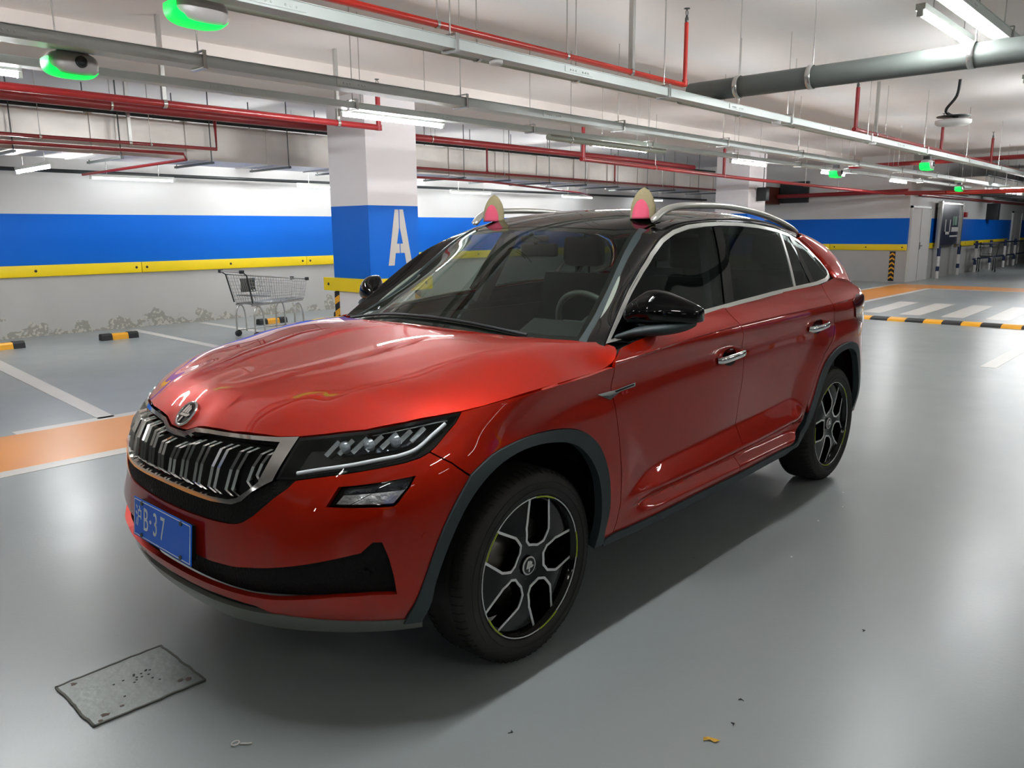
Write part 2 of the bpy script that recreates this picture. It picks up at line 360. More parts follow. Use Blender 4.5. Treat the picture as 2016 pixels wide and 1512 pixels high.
def pillar_mat():
    m = M['col_white'].copy(); m.name = 'pillar_band_paint'; N, L = m.node_tree.nodes, m.node_tree.links; b = N['Principled BSDF']; b.inputs['Specular IOR Level'].default_value = .2
    src = b.inputs['Base Color'].links[0].from_socket; g = N.new('ShaderNodeNewGeometry'); sx = N.new('ShaderNodeSeparateXYZ'); L.new(g.outputs['Position'], sx.inputs[0])
    def band(lo, hi, prev, col):
        a = N.new('ShaderNodeMath'); a.operation = 'GREATER_THAN'; a.inputs[1].default_value = lo; c = N.new('ShaderNodeMath'); c.operation = 'LESS_THAN'; c.inputs[1].default_value = hi
        mu = N.new('ShaderNodeMath'); mu.operation = 'MULTIPLY'; L.new(sx.outputs[2], a.inputs[0]); L.new(sx.outputs[2], c.inputs[0]); L.new(a.outputs[0], mu.inputs[0]); L.new(c.outputs[0], mu.inputs[1])
        x = N.new('ShaderNodeMix'); x.data_type = 'RGBA'; L.new(mu.outputs[0], x.inputs[0]); L.new(prev, x.inputs[6]); x.inputs[7].default_value = col; return x.outputs[2]
    L.new(band(.88, 1.88, src, (0, .13, .62, 1)), b.inputs['Base Color']); return m
wallp = pillar_mat()
pillar(-5.63, -4.75, -7.0, -6.15, True, 'square pillar with a blue band and a large white letter A')
pillar(-16.8, -15.9, -7.0, -6.15, False, 'plain white-topped pillar seen above the rear of the car roof')
for x in (-4.75, -15.9, 6.5): pillar(x-.88, x, 7.4, 8.25, False, 'square blue banded pillar behind the camera on the far side of the lane')
# ---------------- cable trays
def tray(y, z, w_, h, x0, x1, label, joints=2.4, jo=0):
    root = empty('cable_tray', ((x0+x1)/2, y, z), label, 'cable tray')
    mb = MB(); mb.box((x0, y-w_/2, z), (x1, y+w_/2, z+h)); mb.build('trough', M['galv'], root)
    mb = MB(); mb.box((x0, y-w_/2-.006, z+h), (x1, y+w_/2+.006, z+h+.004)); mb.build('lid', M['galv'], root)
    x = x1-jo
    while x > x0:
        mb = MB(); mb.box((x-.16, y+w_/2, z+.012), (x+.16, y+w_/2+.004, z+h-.008))
        for i in range(2):
            for j in range(3): mb.lathe([(.0001, .008), (.006, .008), (.007, .003)], (x+(-.1 if i else .04)+j*.03, y+w_/2, z+h*.5), 'y', 8)
        mb.build('splice_plate', M['galv'], root)
        xr = x-joints/2
        mb = MB(); mb.rect([(xr, y-w_/2-.012, z-.008), (xr, y+w_/2+.012, z-.008)], .018, .004)
        for s in (-1, 1): mb.box((xr-.012, y+s*(w_/2+.010)-.004, z-.01), (xr+.012, y+s*(w_/2+.010)+.004, z+h+.03))
        mb.rect([(xr, y-w_/2-.012, z+h+.03), (xr, y+w_/2+.012, z+h+.03)], .014, .003)
        mb.tube([(xr, y, z+h), (xr, y, H)], .005, 6); mb.build('hanger', M['steel'], root)
        x -= joints
    kids(root); return root
tray(-1.05, 2.60, .10, .058, -30, 8, 'near galvanised cable tray under the bright red pipe', jo=8.3)
tray(-2.62, 2.60, .15, .07, -30, 8, 'second galvanised cable tray, carrying the second green-lit camera', jo=7.5)
tray(-3.38, 2.60, .11, .05, -24, 8, 'third cable tray directly beside the row of tube lamps', jo=6.9)
tray(1.05, 2.95, .12, .06, -30, 8, 'cable tray along the tube lamp at the upper right corner', jo=5)
# ---------------- fluorescent lamps
def lamp(x, y, z, label, L_=1.22, grp=None, top=None, ax='x', tm='tube'):
    """x,y,z = centre of the tube"""
    root = empty('tube_lamp', (x, y, z), label, 'lamp', grp)
    D = (lambda a, b_, c: (x+a, y+b_, z+c)) if ax == 'x' else (lambda a, b_, c: (x+b_, y+a, z+c))
    mb = MB(); mb.box(D(-L_/2-.03, -.03, .022), D(L_/2+.03, .03, .062)); mb.build('housing', M['housing'], root)
    for s in (-1, 1): mb = MB(); mb.box(D(s*(L_/2+.022)-.014, -.018, -.018), D(s*(L_/2+.022)+.014, .018, .024)); mb.build('end_cap', M['housing'], root)
    mb = MB(); mb.tube([D(-L_/2, 0, 0), D(L_/2, 0, 0)], .0145, 10); mb.build('tube', M[tm], root)
    if top:
        for s in (-.4, .4): mb = MB(); mb.tube([D(s, 0, .06), D(s, 0, top-z)], .004, 6); mb.build('hanger', M['steel'], root)
    kids(root); return root
rowA = [(12.3, 'added at the far end behind the camera for the chrome to reflect'), (4.5, 'behind the camera'), (.70, 'at the left edge, just below the second tray'), (-3.17, 'crossing in front of the lettered pillar'), (-6.98, 'right of the lettered pillar'), (-10.7, 'in front of the second pillar'), (-14.35, 'behind a far green light'), (-18.4, 'far down the aisle')]  # first lamp is added, unseen, to brighten the grille chrome
for x, t in rowA: lamp(x, -3.62, 2.585, 'lit tube lamp '+t, top=H, tm='tube_far' if x > 3 else 'tube')
for x, t in ((.3, 'on the left wall beyond the left edge'), (-3.45, 'low on the left wall above the blue band'), (-7.05, 'on the left wall, cut off by the lettered pillar'), (-10.9, 'on the left wall behind the left toy ear'), (-14.8, 'on the left wall between the toy ears'), (-18.3, 'on the left wall behind the right toy ear')):
    lamp(x, -10.38, 2.36, 'lit tube lamp '+t, top=H, tm='tube_wall')
lamp(-4.57, .88, 2.90, 'large lit tube lamp at the upper right corner', 1.3, top=H)
for x, t in ((-7.9, 'hidden behind the upper right lamp'), (-11.7, 'in the right lane beyond the drain pipe'), (-15.5, 'in the right lane above the zebra stripes'), (.2, 'above the camera'), (4.2, 'behind the camera in the right lane'), (12, 'added farthest behind the camera in the right lane for the chrome to reflect')): lamp(x, .88, 2.90, 'lit tube lamp '+t, top=H, tm='tube_far' if x > 3 else 'tube_near')  # last lamp of this row is added, unseen, to light the car's front
for x in (-11, -7, -3, 1, 5, 9): lamp(x, 5.2, 2.8, 'lit tube lamp over the lane behind the camera', grp='lamps over the lane behind the camera', top=H, tm='tube_far')
for x in (-11, -7, -3, 1, 5): lamp(x, 9.4, 2.8, 'lit tube lamp over the far bays behind the camera', grp='lamps over the bays behind the camera', top=H, tm='tube_wall')
lamp(-1.5, -8.6, 2.32, 'lit tube lamp hung under the silver duct at left', top=2.5, ax='y'); lamp(-9.0, -9.85, 2.75, 'lit tube lamp behind the silver duct, right of the pillar', top=H, ax='y')
lamp(-5.6, -9.6, 2.75, 'lit tube lamp behind the silver duct, hidden by the pillar', top=H, ax='y'); lamp(-13, -9.6, 2.8, 'far lit tube lamp behind the silver duct', top=H, ax='y')
lamp(-22.5, -1.6, 2.5, 'long far lit tube lamp under the orange pipe run', 1.4, top=H, ax='y'); lamp(-30, -2, 2.5, 'farthest lit tube lamp at right', 1.4, top=H, ax='y')
# ---------------- red sprinkler pipes
def sprinkler_head(x, y, z, parent):
    mb = MB(); mb.lathe([(.012, 0), (.017, .01), (.017, .035), (.011, .045), (.009, .06)], (x, y, z), 'z', 10)
    mb.tube([(x-.012, y, z+.06), (x-.018, y, z+.085), (x-.004, y, z+.11)], .004, 6); mb.tube([(x+.012, y, z+.06), (x+.018, y, z+.085), (x+.004, y, z+.11)], .004, 6)
    mb.lathe([(.0001, .112), (.026, .112), (.026, .118), (.0001, .118)], (x, y, z), 'z', 12); mb.build('sprinkler_head', M['dsteel'], parent)
def pipe(name, label, path, r, m, cat='pipe', risers=(), rods=(), grp=None, rod_top=H, clamps=()):
    mb = MB(); mb.tube(path, r, 14); o = mb.build(name, m, label=label, cat=cat, group=grp)
    for (x, y, z, zt) in risers:
        q = MB(); q.tube([(x, y, z), (x, y, zt)], r*.85, 12); q.lathe([(r*1.15, -.03), (r*1.15, .03)], (x, y, z), 'z', 12); q.build('riser', m, o); sprinkler_head(x, y, zt, o)
    for (x, y, z) in rods:
        q = MB(); q.tube([(x, y, z+r), (x, y, rod_top)], .005, 6); q.lathe([(r*1.12, -.012), (r*1.12, .012)], (x, y, z), 'x', 14); q.build('hanger', M['steel'], o)
    for (x, y, z) in clamps:
        q = MB(); q.box((x-.018, y-.02, z+r), (x+.018, y+.02, H)); q.lathe([(r*1.2, -.018), (r*1.2, .018)], (x, y, z), 'x', 14); q.build('channel_hanger', M['steel'], o)
    return o
pipe('sprinkler_pipe', 'bright red pipe running above the near cable tray to an upturned end', [(8, -1.27, 2.8), (-4.57, -1.27, 2.8), (-4.6, -1.27, 2.83)], .022, M['red_o'], risers=[(-4.6, -1.27, 2.82, 3.33)], rods=[(.6, -1.27, 2.8), (-1.6, -1.27, 2.8), (-2.9, -1.27, 2.8)], clamps=[(-3.75, -1.27, 2.8), (-.6, -1.27, 2.8)])
pipe('sprinkler_pipe', 'dull red pipe at right starting with an upturned end and following the near tray', [(-9.05, -1.35, 2.8), (-24, -1.5, 2.8)], .03, M['red'], risers=[(-9.1, -1.35, 2.8, 3.33), (-13.3, -1.4, 2.8, 3.3), (-17, -1.42, 2.8, 3.3)], rods=[(-10.3, -1.36, 2.8), (-12.2, -1.37, 2.8), (-15, -1.4, 2.8)], clamps=[(-9.9, -1.36, 2.8)])
pipe('sprinkler_pipe', 'dark red pipe at upper left ending in a riser before the pillar', [(8, -5.0, 2.72), (-4.05, -5.0, 2.72)], .034, M['red'], risers=[(-4.07, -5.0, 2.72, 3.14)], clamps=[(-1.55, -5.0, 2.72), (-3.5, -5.0, 2.72), (1.0, -5.0, 2.72)])
pipe('sprinkler_pipe', 'thick red main pipe passing behind the lettered pillar', [(8, -7.35, 3.0), (-13, -7.35, 3.0), (-15.5, -7.4, 2.98)], .055, M['red'], risers=[], rods=[(-2, -7.35, 3.0), (-7, -7.35, 3.0), (-11, -7.35, 3.0)])
pipe('sprinkler_pipe', 'small red branch pipe in front of the silver duct, the upper one at left', [(8, -7.62, 2.62), (-3.42, -7.62, 2.62), (-3.42, -7.62, 2.98)], .022, M['red'], rods=[(-1.3, -7.62, 2.62), (-2.55, -7.62, 2.62)], clamps=[(-2.3, -7.62, 2.62)])
pipe('sprinkler_pipe', 'small red branch pipe below the silver duct bending towards the wall', [(8, -7.6, 2.53), (-2.95, -7.6, 2.53), (-3.02, -7.68, 2.47), (-2.75, -10.5, 2.41)], .02, M['red'])
pipe('sprinkler_pipe', 'small red pipe under the duct right of the lettered pillar, upper run', [(-5.8, -7.6, 2.56), (-17.5, -7.7, 2.52)], .022, M['red'], rods=[(-6.6, -7.6, 2.56), (-9, -7.6, 2.55), (-11.6, -7.65, 2.54), (-14.5, -7.65, 2.53)], risers=[(-8.6, -7.64, 2.56, 2.98), (-12.6, -7.66, 2.54, 3.0)])
pipe('sprinkler_pipe', 'small red pipe under the duct right of the lettered pillar, lower run', [(-5.8, -7.9, 2.44), (-9, -7.9, 2.42), (-13.5, -9.3, 2.40), (-15.5, -10.4, 2.40)], .02, M['red'])
pipe('sprinkler_pipe', 'thin red pipe crossing in front of the second pillar towards the back', [(-8.2, -5.2, 2.62), (-14, -5.3, 2.56), (-20.8, -4.6, 2.42), (-20.9, -3.2, 2.40)], .035, M['red'], risers=[(-8.25, -5.2, 2.62, 3.12), (-13.0, -5.28, 2.57, 3.1)], rods=[(-10.4, -5.24, 2.6), (-16.5, -5.05, 2.5)])
pipe('sprinkler_pipe', 'orange red pipe running across the far wall top at the right edge', [(-21.0, -4.2, 2.42), (-21.0, -2.9, 2.39), (-21.0, 8, 2.37)], .055, M['red_o'], rods=[(-21, -1.9, 2.39)], rod_top=H)
pipe('sprinkler_pipe', 'dark red main crossing high above the back wall', [(-21.6, -8.0, 2.47), (-21.6, -7.5, 2.47), (-21.6, -4.3, 2.5)], .06, M['red'], rods=[(-21.6, -6.2, 2.48)])
pipe('sprinkler_pipe', 'far dark red pipe under the ceiling at right', [(-18.5, -4.8, 3.0), (-18.5, 8, 3.02)], .05, M['red'])
pipe('sprinkler_pipe', 'far dark red pipe along the top of the far wall', [(-22.6, -4.28, 2.42), (-45, -4.28, 2.4)], .045, M['red'])
# ---------------- drain pipes
o = pipe('drain_pipe', 'large grey drain pipe crossing the ceiling at upper right', [(-4.86, -1.36, 2.77), (-4.78, 1.32, 2.75), (-4.77, 7.0, 2.73)], .088, M['drain'])
for y in (-.86, -.2, 1.0, 3.2):
    q = MB(); q.lathe([(.092, -.022), (.097, -.018), (.097, .018), (.092, .022)], (-4.83+(y+.9)*.03, y, 2.765-(y+.9)*.006), 'y', 20); q.tube([(-4.83, y, 2.86), (-4.83, y, H)], .006, 6); q.build('pipe_clamp', M['steel'], o)
o = pipe('drain_pipe', 'grey drain pipe lying behind the near cable tray', [(8, -1.42, 2.69), (-4.7, -1.42, 2.73)], .05, M['drain_l'], rods=[(-2.1, -1.42, 2.72), (-3.2, -1.42, 2.72), (.8, -1.42, 2.71)])
pipe('drain_pipe', 'grey drain pipe behind the tray beyond the big drain', [(-5.0, -1.55, 2.76), (-22, -1.55, 2.76)], .05, M['drain_l'], rods=[(-6.2, -1.55, 2.76), (-7.6, -1.55, 2.76), (-9.6, -1.55, 2.76)])
pipe('drain_pipe', 'ribbed grey pipe under the third tray right of the lettered pillar', [(-5.0, -3.2, 2.54), (-7.4, -3.2, 2.54)], .035, M['drain_l'], rods=[(-5.4, -3.2, 2.54), (-7.0, -3.2, 2.54)])
# ---------------- air ducts
def duct(x0, x1, y0, y1, z0, z1, label, st=1.2):
    root = empty('air_duct', ((x0+x1)/2, (y0+y1)/2, z0), label, 'air duct')
    mb = MB(); mb.box((x0, y0, z0), (x1, y1, z1)); mb.build('duct_box', M['duct'], root)
    x = x1-.4
    while x > x0:
        mb = MB(); mb.box((x-.02, y0-.02, z0-.012), (x+.02, y1+.02, z1+.02)); mb.build('flange', M['duct'], root)
        mb = MB(); xx = x-.3
        mb.rect([(xx, y0-.12, z0-.03), (xx, y1+.1, z0-.03)], .02, .015); mb.tube([(xx, y1+.07, z0-.05), (xx, y1+.07, H)], .008, 6); mb.tube([(xx, y0-.08, z0-.05), (xx, y0-.08, H)], .008, 6)
        mb.build('hanger', M['dsteel'], root); x -= st
    mb = MB(); mb.tube([(x0, y1+.03, z1+.03), (x1, y1+.03, z1+.03)], .022, 8); mb.build('cable_conduit', M['dark'], root)
    kids(root); return root
duct(-17.6, 8, -8.9, -8.0, 2.50, 2.98, 'long silver foil air duct hung behind the lettered pillar')
duct(-36, -24.5, -3.9, -3.1, 2.55, 2.95, 'grey far air duct at the right edge', 1.6)
mb = MB(); mb.box((-21.999, -9.4, 2.25), (-20.9, -8.1, 2.75)); mb.build('vent_box', mat('rust_brown', '5e2a20', .5), label='rust red equipment box under the ceiling left of the back wall', cat='equipment box')
mb = MB(); mb.box((-21.999, -8.05, 2.28), (-21.85, -7.2, 2.9)); mb.build('wall_opening', M['dark'], label='dark louvred opening high in the back wall', cat='opening')
pipe('conduit', 'black conduit along the left wall above the wall lamps', [(8, -10.62, 2.46), (-22, -10.62, 2.46)], .028, M['dark'])
# ---------------- parking guidance cameras with green light
def guide_cam(x, y, z, label, s=1.0, lens=True):
    root = empty('guidance_camera', (x, y, z), label, 'camera')
    bm = bmesh.new(); bmesh.ops.create_uvsphere(bm, u_segments=32, v_segments=20, radius=1)
    for v in bm.verts:   # a rounded pebble, flatter on top
        c = v.co; c.x = math.copysign(abs(c.x)**.7, c.x)*.155*s; c.y = math.copysign(abs(c.y)**.6, c.y)*.085*s; c.z = (math.copysign(abs(c.z)**.75, c.z)*.08)*s
        c += Vector((x, y, z))
    mb = MB(); mb.frombm(bm, True); mb.build('body', M['device'], root)
    mb = MB(); mb.box((x-.045, y-.045, z+.05*s), (x+.045, y+.045, min(z+.13*s, 2.5985))); mb.build('mount', M['dark'], root)
    # light band wrapping the underside and the end towards the camera
    prof = []
    for k in range(15):
        t = math.radians(168+k*12.0) ; prof.append(t)
    vs, fs = [], []
    for k, t in enumerate(prof):
        ex, ez = math.cos(t), math.sin(t)
        ex = math.copysign(abs(ex)**.7, ex)*-.160*s; ez = math.copysign(abs(ez)**.75, ez)*.085*s
        wv = .074*s*(1 if k < 12 else .6); lo = .30 if k > 5 else 1.0
        vs += [(x+ex, y-wv*.9, z+ez*.92), (x+ex*1.01, y, z+ez*1.03), (x+ex*.99, y+wv*.90, z+ez*.93), (x+ex*.97, y+wv*(.98+.06*lo), z+ez*(.93-.30*lo))]
    for k in range(len(prof)-1):
        for j in range(3): fs.append((4*k+j, 4*k+j+1, 4*k+4+j+1, 4*k+4+j))
    mb = MB(); mb.add(vs, fs, True); mb.build('light_band', M['green'], root)
    if lens:
        mb = MB(); mb.lathe([(.036*s, .0), (.036*s, .018*s), (.028*s, .02*s), (.026*s, .008*s), (.0001, .008*s)], (x-.03*s, y+.078*s, z+.008), 'y', 24); mb.build('lens', M['dark'], root)
    kids(root); return root
guide_cam(.0, -1.22, 2.575, 'pale camera unit with a green light band at the top edge, the nearest one', .9, False)
guide_cam(.05, -2.74, 2.535, 'grey camera unit with lens and green light band below the second tray', .95)
guide_cam(-11.5, -1.1, 2.46, 'distant green-lit camera under the near tray at right')
guide_cam(-12.1, -2.7, 2.455, 'distant green-lit camera in front of a lit tube lamp')
guide_cam(-20.1, -2.7, 2.46, 'farthest green-lit camera above the advertising board')
# ---------------- small ceiling devices
root = empty('access_point', (-10.97, -.66, 3.0), 'round white ceiling device hanging on a black cable at right', 'network device')
mb = MB(); mb.lathe([(.0001, -.05), (.2, -.045), (.235, -.02), (.235, .02), (.2, .03), (.0001, .03)], (-10.97, -.66, 3.0), 'z', 28); mb.build('body', M['white'], root)
mb = MB(); mb.lathe([(.0001, .07), (.22, .07), (.22, .08), (.0001, .08)], (-10.97, -.66, 3.0), 'z', 28); mb.build('bracket', M['dsteel'], root)
mb = MB(); mb.tube(crom([(-10.97, -.6, 3.05), (-10.9, -.75, 3.15), (-10.6, -.55, 3.3), (-10.5, -.5, H)], 5), .02, 8); mb.build('cable', M['dark'], root); kids(root)
for k, (x, l) in enumerate(((-1.9, 'small white sensor puck under the near tray above the car roof'), (-6.05, 'small white sensor puck under the near tray left of the drops'), (-8.9, 'far small white sensor puck under the near tray'))):
    mb = MB(); mb.lathe([(.0001, -.028), (.04, -.026), (.045, -.012), (.045, .002), (.0001, .002)], (x, -1.05, 2.597), 'z', 20); mb.build('sensor', M['white'], label=l, cat='sensor')
def speaker(c, s, label, top):
    root = empty('wall_speaker', c, label, 'loudspeaker'); mb = MB(); mb.box((c[0]-s*.7, c[1]-s, c[2]-s*1.3), (c[0]+s*.7, c[1]+s, c[2]+s*1.3), .01); mb.build('cabinet', M['dark'], root)
    mb = MB(); mb.tube([(c[0], c[1], c[2]+s*1.3), (c[0], c[1], top)], .012, 6); mb.build('bracket', M['dsteel'], root); kids(root)
speaker((-16.35, -6.0, 2.33), .12, 'black box loudspeaker hanging beside the second pillar', 3.34)
speaker((-31.0, -4.2, 2.05), .22, 'black box loudspeaker high on the far wall', 2.4)
mb = MB(); mb.box((-28.0, -4.35, 1.84), (-27.8, -4.27, 2.0), .01); mb.build('fire_alarm', M['alarm'], label='small red fire alarm on the far wall above the blue band', cat='alarm')
# ---------------- wheel stops
def wheel_stop(xc, y, label, L_=.52):
    root = empty('wheel_stop', (xc, y, 0), label, 'wheel stop'); pr = [(-.07, 0), (-.062, .07), (-.04, .095), (.04, .095), (.062, .07), (.07, 0)]
    for a, b_, m in ((-.5, -.22, 'black'), (-.22, .22, 'hyellow'), (.22, .5, 'black')):
        mb = MB(); k = 1.0 if m == 'black' else .93
        mb.prism([(p*k, q*k) for p, q in pr], (xc+a*L_, y, 0), (0, 1, 0), (0, 0, 1), ((b_-a)*L_, 0, 0)); mb.build('end_block' if m == 'black' else 'bar', M[m], root)
    kids(root)
for xc, y, l in ((-1.17, -9.62, 'black and yellow wheel stop cut by the left edge'), (-2.65, -9.5, 'whole black and yellow wheel stop in the left bay'), (-5.18, -9.5, 'black and yellow wheel stop seen through the trolley legs'), (-6.75, -9.5, 'black wheel stop end beside the lettered pillar')): wheel_stop(xc, y, l)
# ---------------- shopping trolleys
def trolley(ox, oy, ang, label, near=True):
    """local: x from handle (0) to nose (1.0 m), z up"""
    root = empty('shopping_trolley', (0, 0, 0), label, 'shopping trolley')
    G = M['steel'] if near else M['dsteel']
    W0, W1 = .27, .19   # half widths at handle and nose
    hw = lambda x: W0+(W1-W0)*x
    top = lambda x: .95-.13*x; bot = lambda x: .50+.03*x
    mb = MB()
    rim = [(.02, -hw(0), .93), (1.0, -hw(1), top(1)), (1.0, hw(1), top(1)), (.02, hw(0), .93)]
    mb.tube(rim, .008, 8, closed=True); 
    base = [(.12, -hw(.1)+.05, .50), (.95, -hw(1)+.03, .53), (.95, hw(1)-.03, .53), (.12, hw(.1)-.05, .50)]
    mb.tube(base, .007, 8, closed=True); mb.build('basket_rim', G, root)
    mb = MB(); nx = 24 if near else 12
    for s in (-1, 1):
        for k in range(nx+1):
            t = k/nx; xt = .04+.95*t; xb = .13+.81*t; mb.tube([(xt, s*hw(xt), top(xt)), (xb, s*(hw(xb)-.035), bot(xb))], .0022, 5, cap=False)
        for j in range(1, 8):
            q = j/8; mb.tube([(.03+.09*q, s*(hw(0)-.035*q), .93+(.5-.93)*q), (1.0-.05*q, s*(hw(1)-.03*q), .82+(.53-.82)*q)], .0025, 5, cap=False)
    mb.build('side_grid', G, root)
    mb = MB()
    for k in range(11):
        y = -.22+.044*k; mb.tube([(.12, y, .5), (.95, y*.75, .53), (1.0, y*.78, .82)], .0025, 5, cap=False)
        mb.tube([(.12, y, .5), (.03, y*1.1, .92)], .0022, 5, cap=False)
    for j in range(1, 6): mb.tube([(.95+.05*j/6, -.18, .53+.29*j/6), (.95+.05*j/6, .18, .53+.29*j/6)], .0025, 5, cap=False)
    for j in range(12): mb.tube([(.14+.07*j, -.2, .505+.002*j), (.14+.07*j, .2, .505+.002*j)], .0022, 5, cap=False)
    mb.build('front_and_floor_grid', G, root)
    mb = MB()
    for k in range(9): mb.tube([(.40, -.18+.045*k, .60), (.46, -.19+.0475*k, .90)], .003, 5, cap=False)
    for j in range(5): mb.tube([(.40+.012*j, -.19, .60+.07*j), (.40+.012*j, .19, .60+.07*j)], .003, 5, cap=False)
    mb.build('child_seat_grid', G, root)
    mb = MB(); mb.add([(.10, -.17, .62), (.40, -.17, .60), (.40, .17, .60), (.10, .17, .62), (.10, -.17, .63), (.40, -.17, .61), (.40, .17, .61), (.10, .17, .63)], [(0, 1, 2, 3), (4, 5, 6, 7), (0, 1, 5, 4), (1, 2, 6, 5), (2, 3, 7, 6), (3, 0, 4, 7)])
    mb.rect([(.30, .2, .66), (.30, .2, .86)], .11, .004, up=(0, 1, 0)); mb.build('child_seat', M['dsteel'], root)
    mb = MB(); mb.tube([(-.05, -.28, .98), (-.05, .28, .98)], .014, 10); mb.build('handle', M['device'], root)
    mb = MB()
    for s in (-1, 1):
        mb = MB(); mb.tube([(-.05, s*.28, .98), (.02, s*.27, .93), (.10, s*.24, .52)], .010, 8); mb.box((-.075, s*.27-.025, .955), (-.02, s*.27+.025, 1.005), .008); mb.build('handle_bracket', M['dark'], root)
        mb = MB(); mb.box((.97, s*.19-.02, .80), (1.02, s*.19+.02, .85), .008); mb.build('corner_bumper', M['dark'], root)
    mb = MB()   # arched legs
    for xa, xb in ((.12, .24), (.74, .86)):
        for s in (-1, 1):
            mb.tube(crom([(xa-.01, s*.24, .07), (xa, s*.235, .38), ((xa+xb)/2, s*.225, .47), (xb, s*.235, .38), (xb+.02, s*.24, .07)], 5), .011, 8)
    for s in (-1, 1): mb.tube([(.11, s*.24, .10), (.88, s*.24, .10)], .010, 8); mb.tube([(.10, s*.2, .485), (.92, s*.17, .51)], .013, 8)
    mb.build('leg_frame', G if near else M['dsteel'], root)
    for xx in (.13, .87):
        for s in (-1, 1):
            q = MB(); q.lathe([(.0001, -.014), (.042, -.014), (.05, -.008), (.05, .008), (.042, .014), (.0001, .014)], (xx, s*.24, .052), 'y', 18); q.box((xx-.012, s*.24-.02, .05), (xx+.012, s*.24+.02, .105)); q.build('castor', M['dark'], root)
    root.location = (ox, oy, 0); root.rotation_euler = (0, 0, ang); root.scale = (1.12 if near else 1, 1, 1)
    return root
trolley(-3.80, -8.1, math.pi+.06, 'empty wire shopping trolley standing in front of the left wall')
trolley(-29.0, -3.75, math.pi+.3, 'distant shopping trolley by the railing on the far wall', False)
# ---------------- far doors, railing, advertising board
def door(x0, x1, label):
    o = MB(); o.box((x0, -4.36, 0), (x1, -4.31, 2.06)); d = o.build('door_1' if x0 > -30 else 'door_2', M['white'], label=label, kind='structure')
    q = MB(); q.box(((x0+x1)/2-.006, -4.31, .02), ((x0+x1)/2+.006, -4.305, 2.04)); q.build('door_gap', M['dsteel'], d)
    q = MB(); q.rect([((x0+x1)/2-.05, -4.29, 1.0), ((x0+x1)/2-.2, -4.29, 1.0)], .012, .012); q.box(((x0+x1)/2-.07, -4.31, .9), ((x0+x1)/2-.03, -4.30, 1.1)); q.build('door_handle', M['steel'], d)
    q = MB(); q.box((x0-.05, -4.35, 0), (x0, -4.29, 2.12)); q.box((x1, -4.35, 0), (x1+.05, -4.29, 2.12)); q.box((x0-.05, -4.35, 2.06), (x1+.05, -4.29, 2.12)); q.build('door_frame', M['housing'], d)
door(-23.9, -22.15, 'pale grey double door at the corner of the back wall'); door(-36.8, -35.2, 'distant pale double door at the right edge')
root = empty('advertising_board', (-25.6, -4.2, 0), 'dark navy advertising board in a steel frame on striped posts', 'sign')
mb = MB(); mb.box((-26.75, -4.24, .98), (-24.45, -4.18, 2.2)); mb.build('panel', mat('poster_navy', '1f2440', .3, coat=.4), root)
mb = MB()
for x in (-26.78, -24.42): mb.box((x-.05, -4.25, .9), (x+.05, -4.13, 2.28))
mb.box((-26.8, -4.25, 2.2), (-24.4, -4.13, 2.25)); mb.build('frame', M['steel'], root)
mb = MB()
for x in (-25.05, -25.55): mb.box((x-.04, -4.175, 1.3), (x+.04, -4.17, 1.75))
mb.box((-25.59, -4.175, 1.3), (-25.01, -4.17, 1.38)); mb.box((-26.5, -4.175, 1.38), (-25.75, -4.17, 1.52)); mb.box((-26.5, -4.175, 1.22), (-25.6, -4.17, 1.27)); mb.build('white_graphic', M['white'], root)
mb = MB(); mb.box((-26.3, -4.175, 1.58), (-26.05, -4.17, 1.85)); mb.box((-25.98, -4.175, 1.58), (-25.86, -4.17, 1.85)); mb.build('green_graphic', mat('poster_green', '6fa58a', .4), root)
for x in (-24.5, -26.8):
    mb = MB()
    for k, (a, b_) in enumerate(((0, .22), (.22, .36), (.36, .66), (.66, .95))): mb.cur = k % 2; mb.lathe([(.05, a), (.05, b_)], (x, -4.15, 0), 'z', 12)
    mb.build('striped_post', [M['white'], mat('post_navy', '1b2c55', .4)], root)
kids(root)
root = empty('railing', (-31, -4.1, 0), 'dark blue and white striped tube railing along the far wall', 'railing')
for x in (-28.8, -30.9, -33.2, -35.0, -37.4):
    mb = MB()
    for k, (a, b_) in enumerate(((0, .25), (.25, .42), (.42, .8), (.8, 1.05))): mb.cur = k % 2; mb.lathe([(.045, a), (.045, b_)], (x, -4.1, 0), 'z', 12)
    mb.build('striped_post', [M['white'], mat('post_navy', '1b2c55', .4)], root)
for z in (.95, .45):
    mb = MB(); mb.tube([(-28.5, -4.1, z), (-37.8, -4.1, z)], .03, 8); mb.build('rail', mat('rail_navy', '1b2c55', .4), root)
kids(root)
root = empty('corner_guard', (-21.98, -4.7, 0), 'black corner guard with yellow chevrons on the back wall below the yellow board', 'corner guard')
mb = MB(); mb.box((-22.0, -4.77, .03), (-21.985, -4.62, .86)); mb.build('backing', M['black'], root)
mb = MB()
for k in range(6):
    z = .08+k*.13; mb.prism([(-.07, z), (0, z+.05), (.07, z), (.07, z+.05), (0, z+.10), (-.07, z+.05)], (-21.985, -4.695, 0), (0, 1, 0), (0, 0, 1), (.004, 0, 0))
mb.build('chevron', M['hyellow'], root); kids(root)
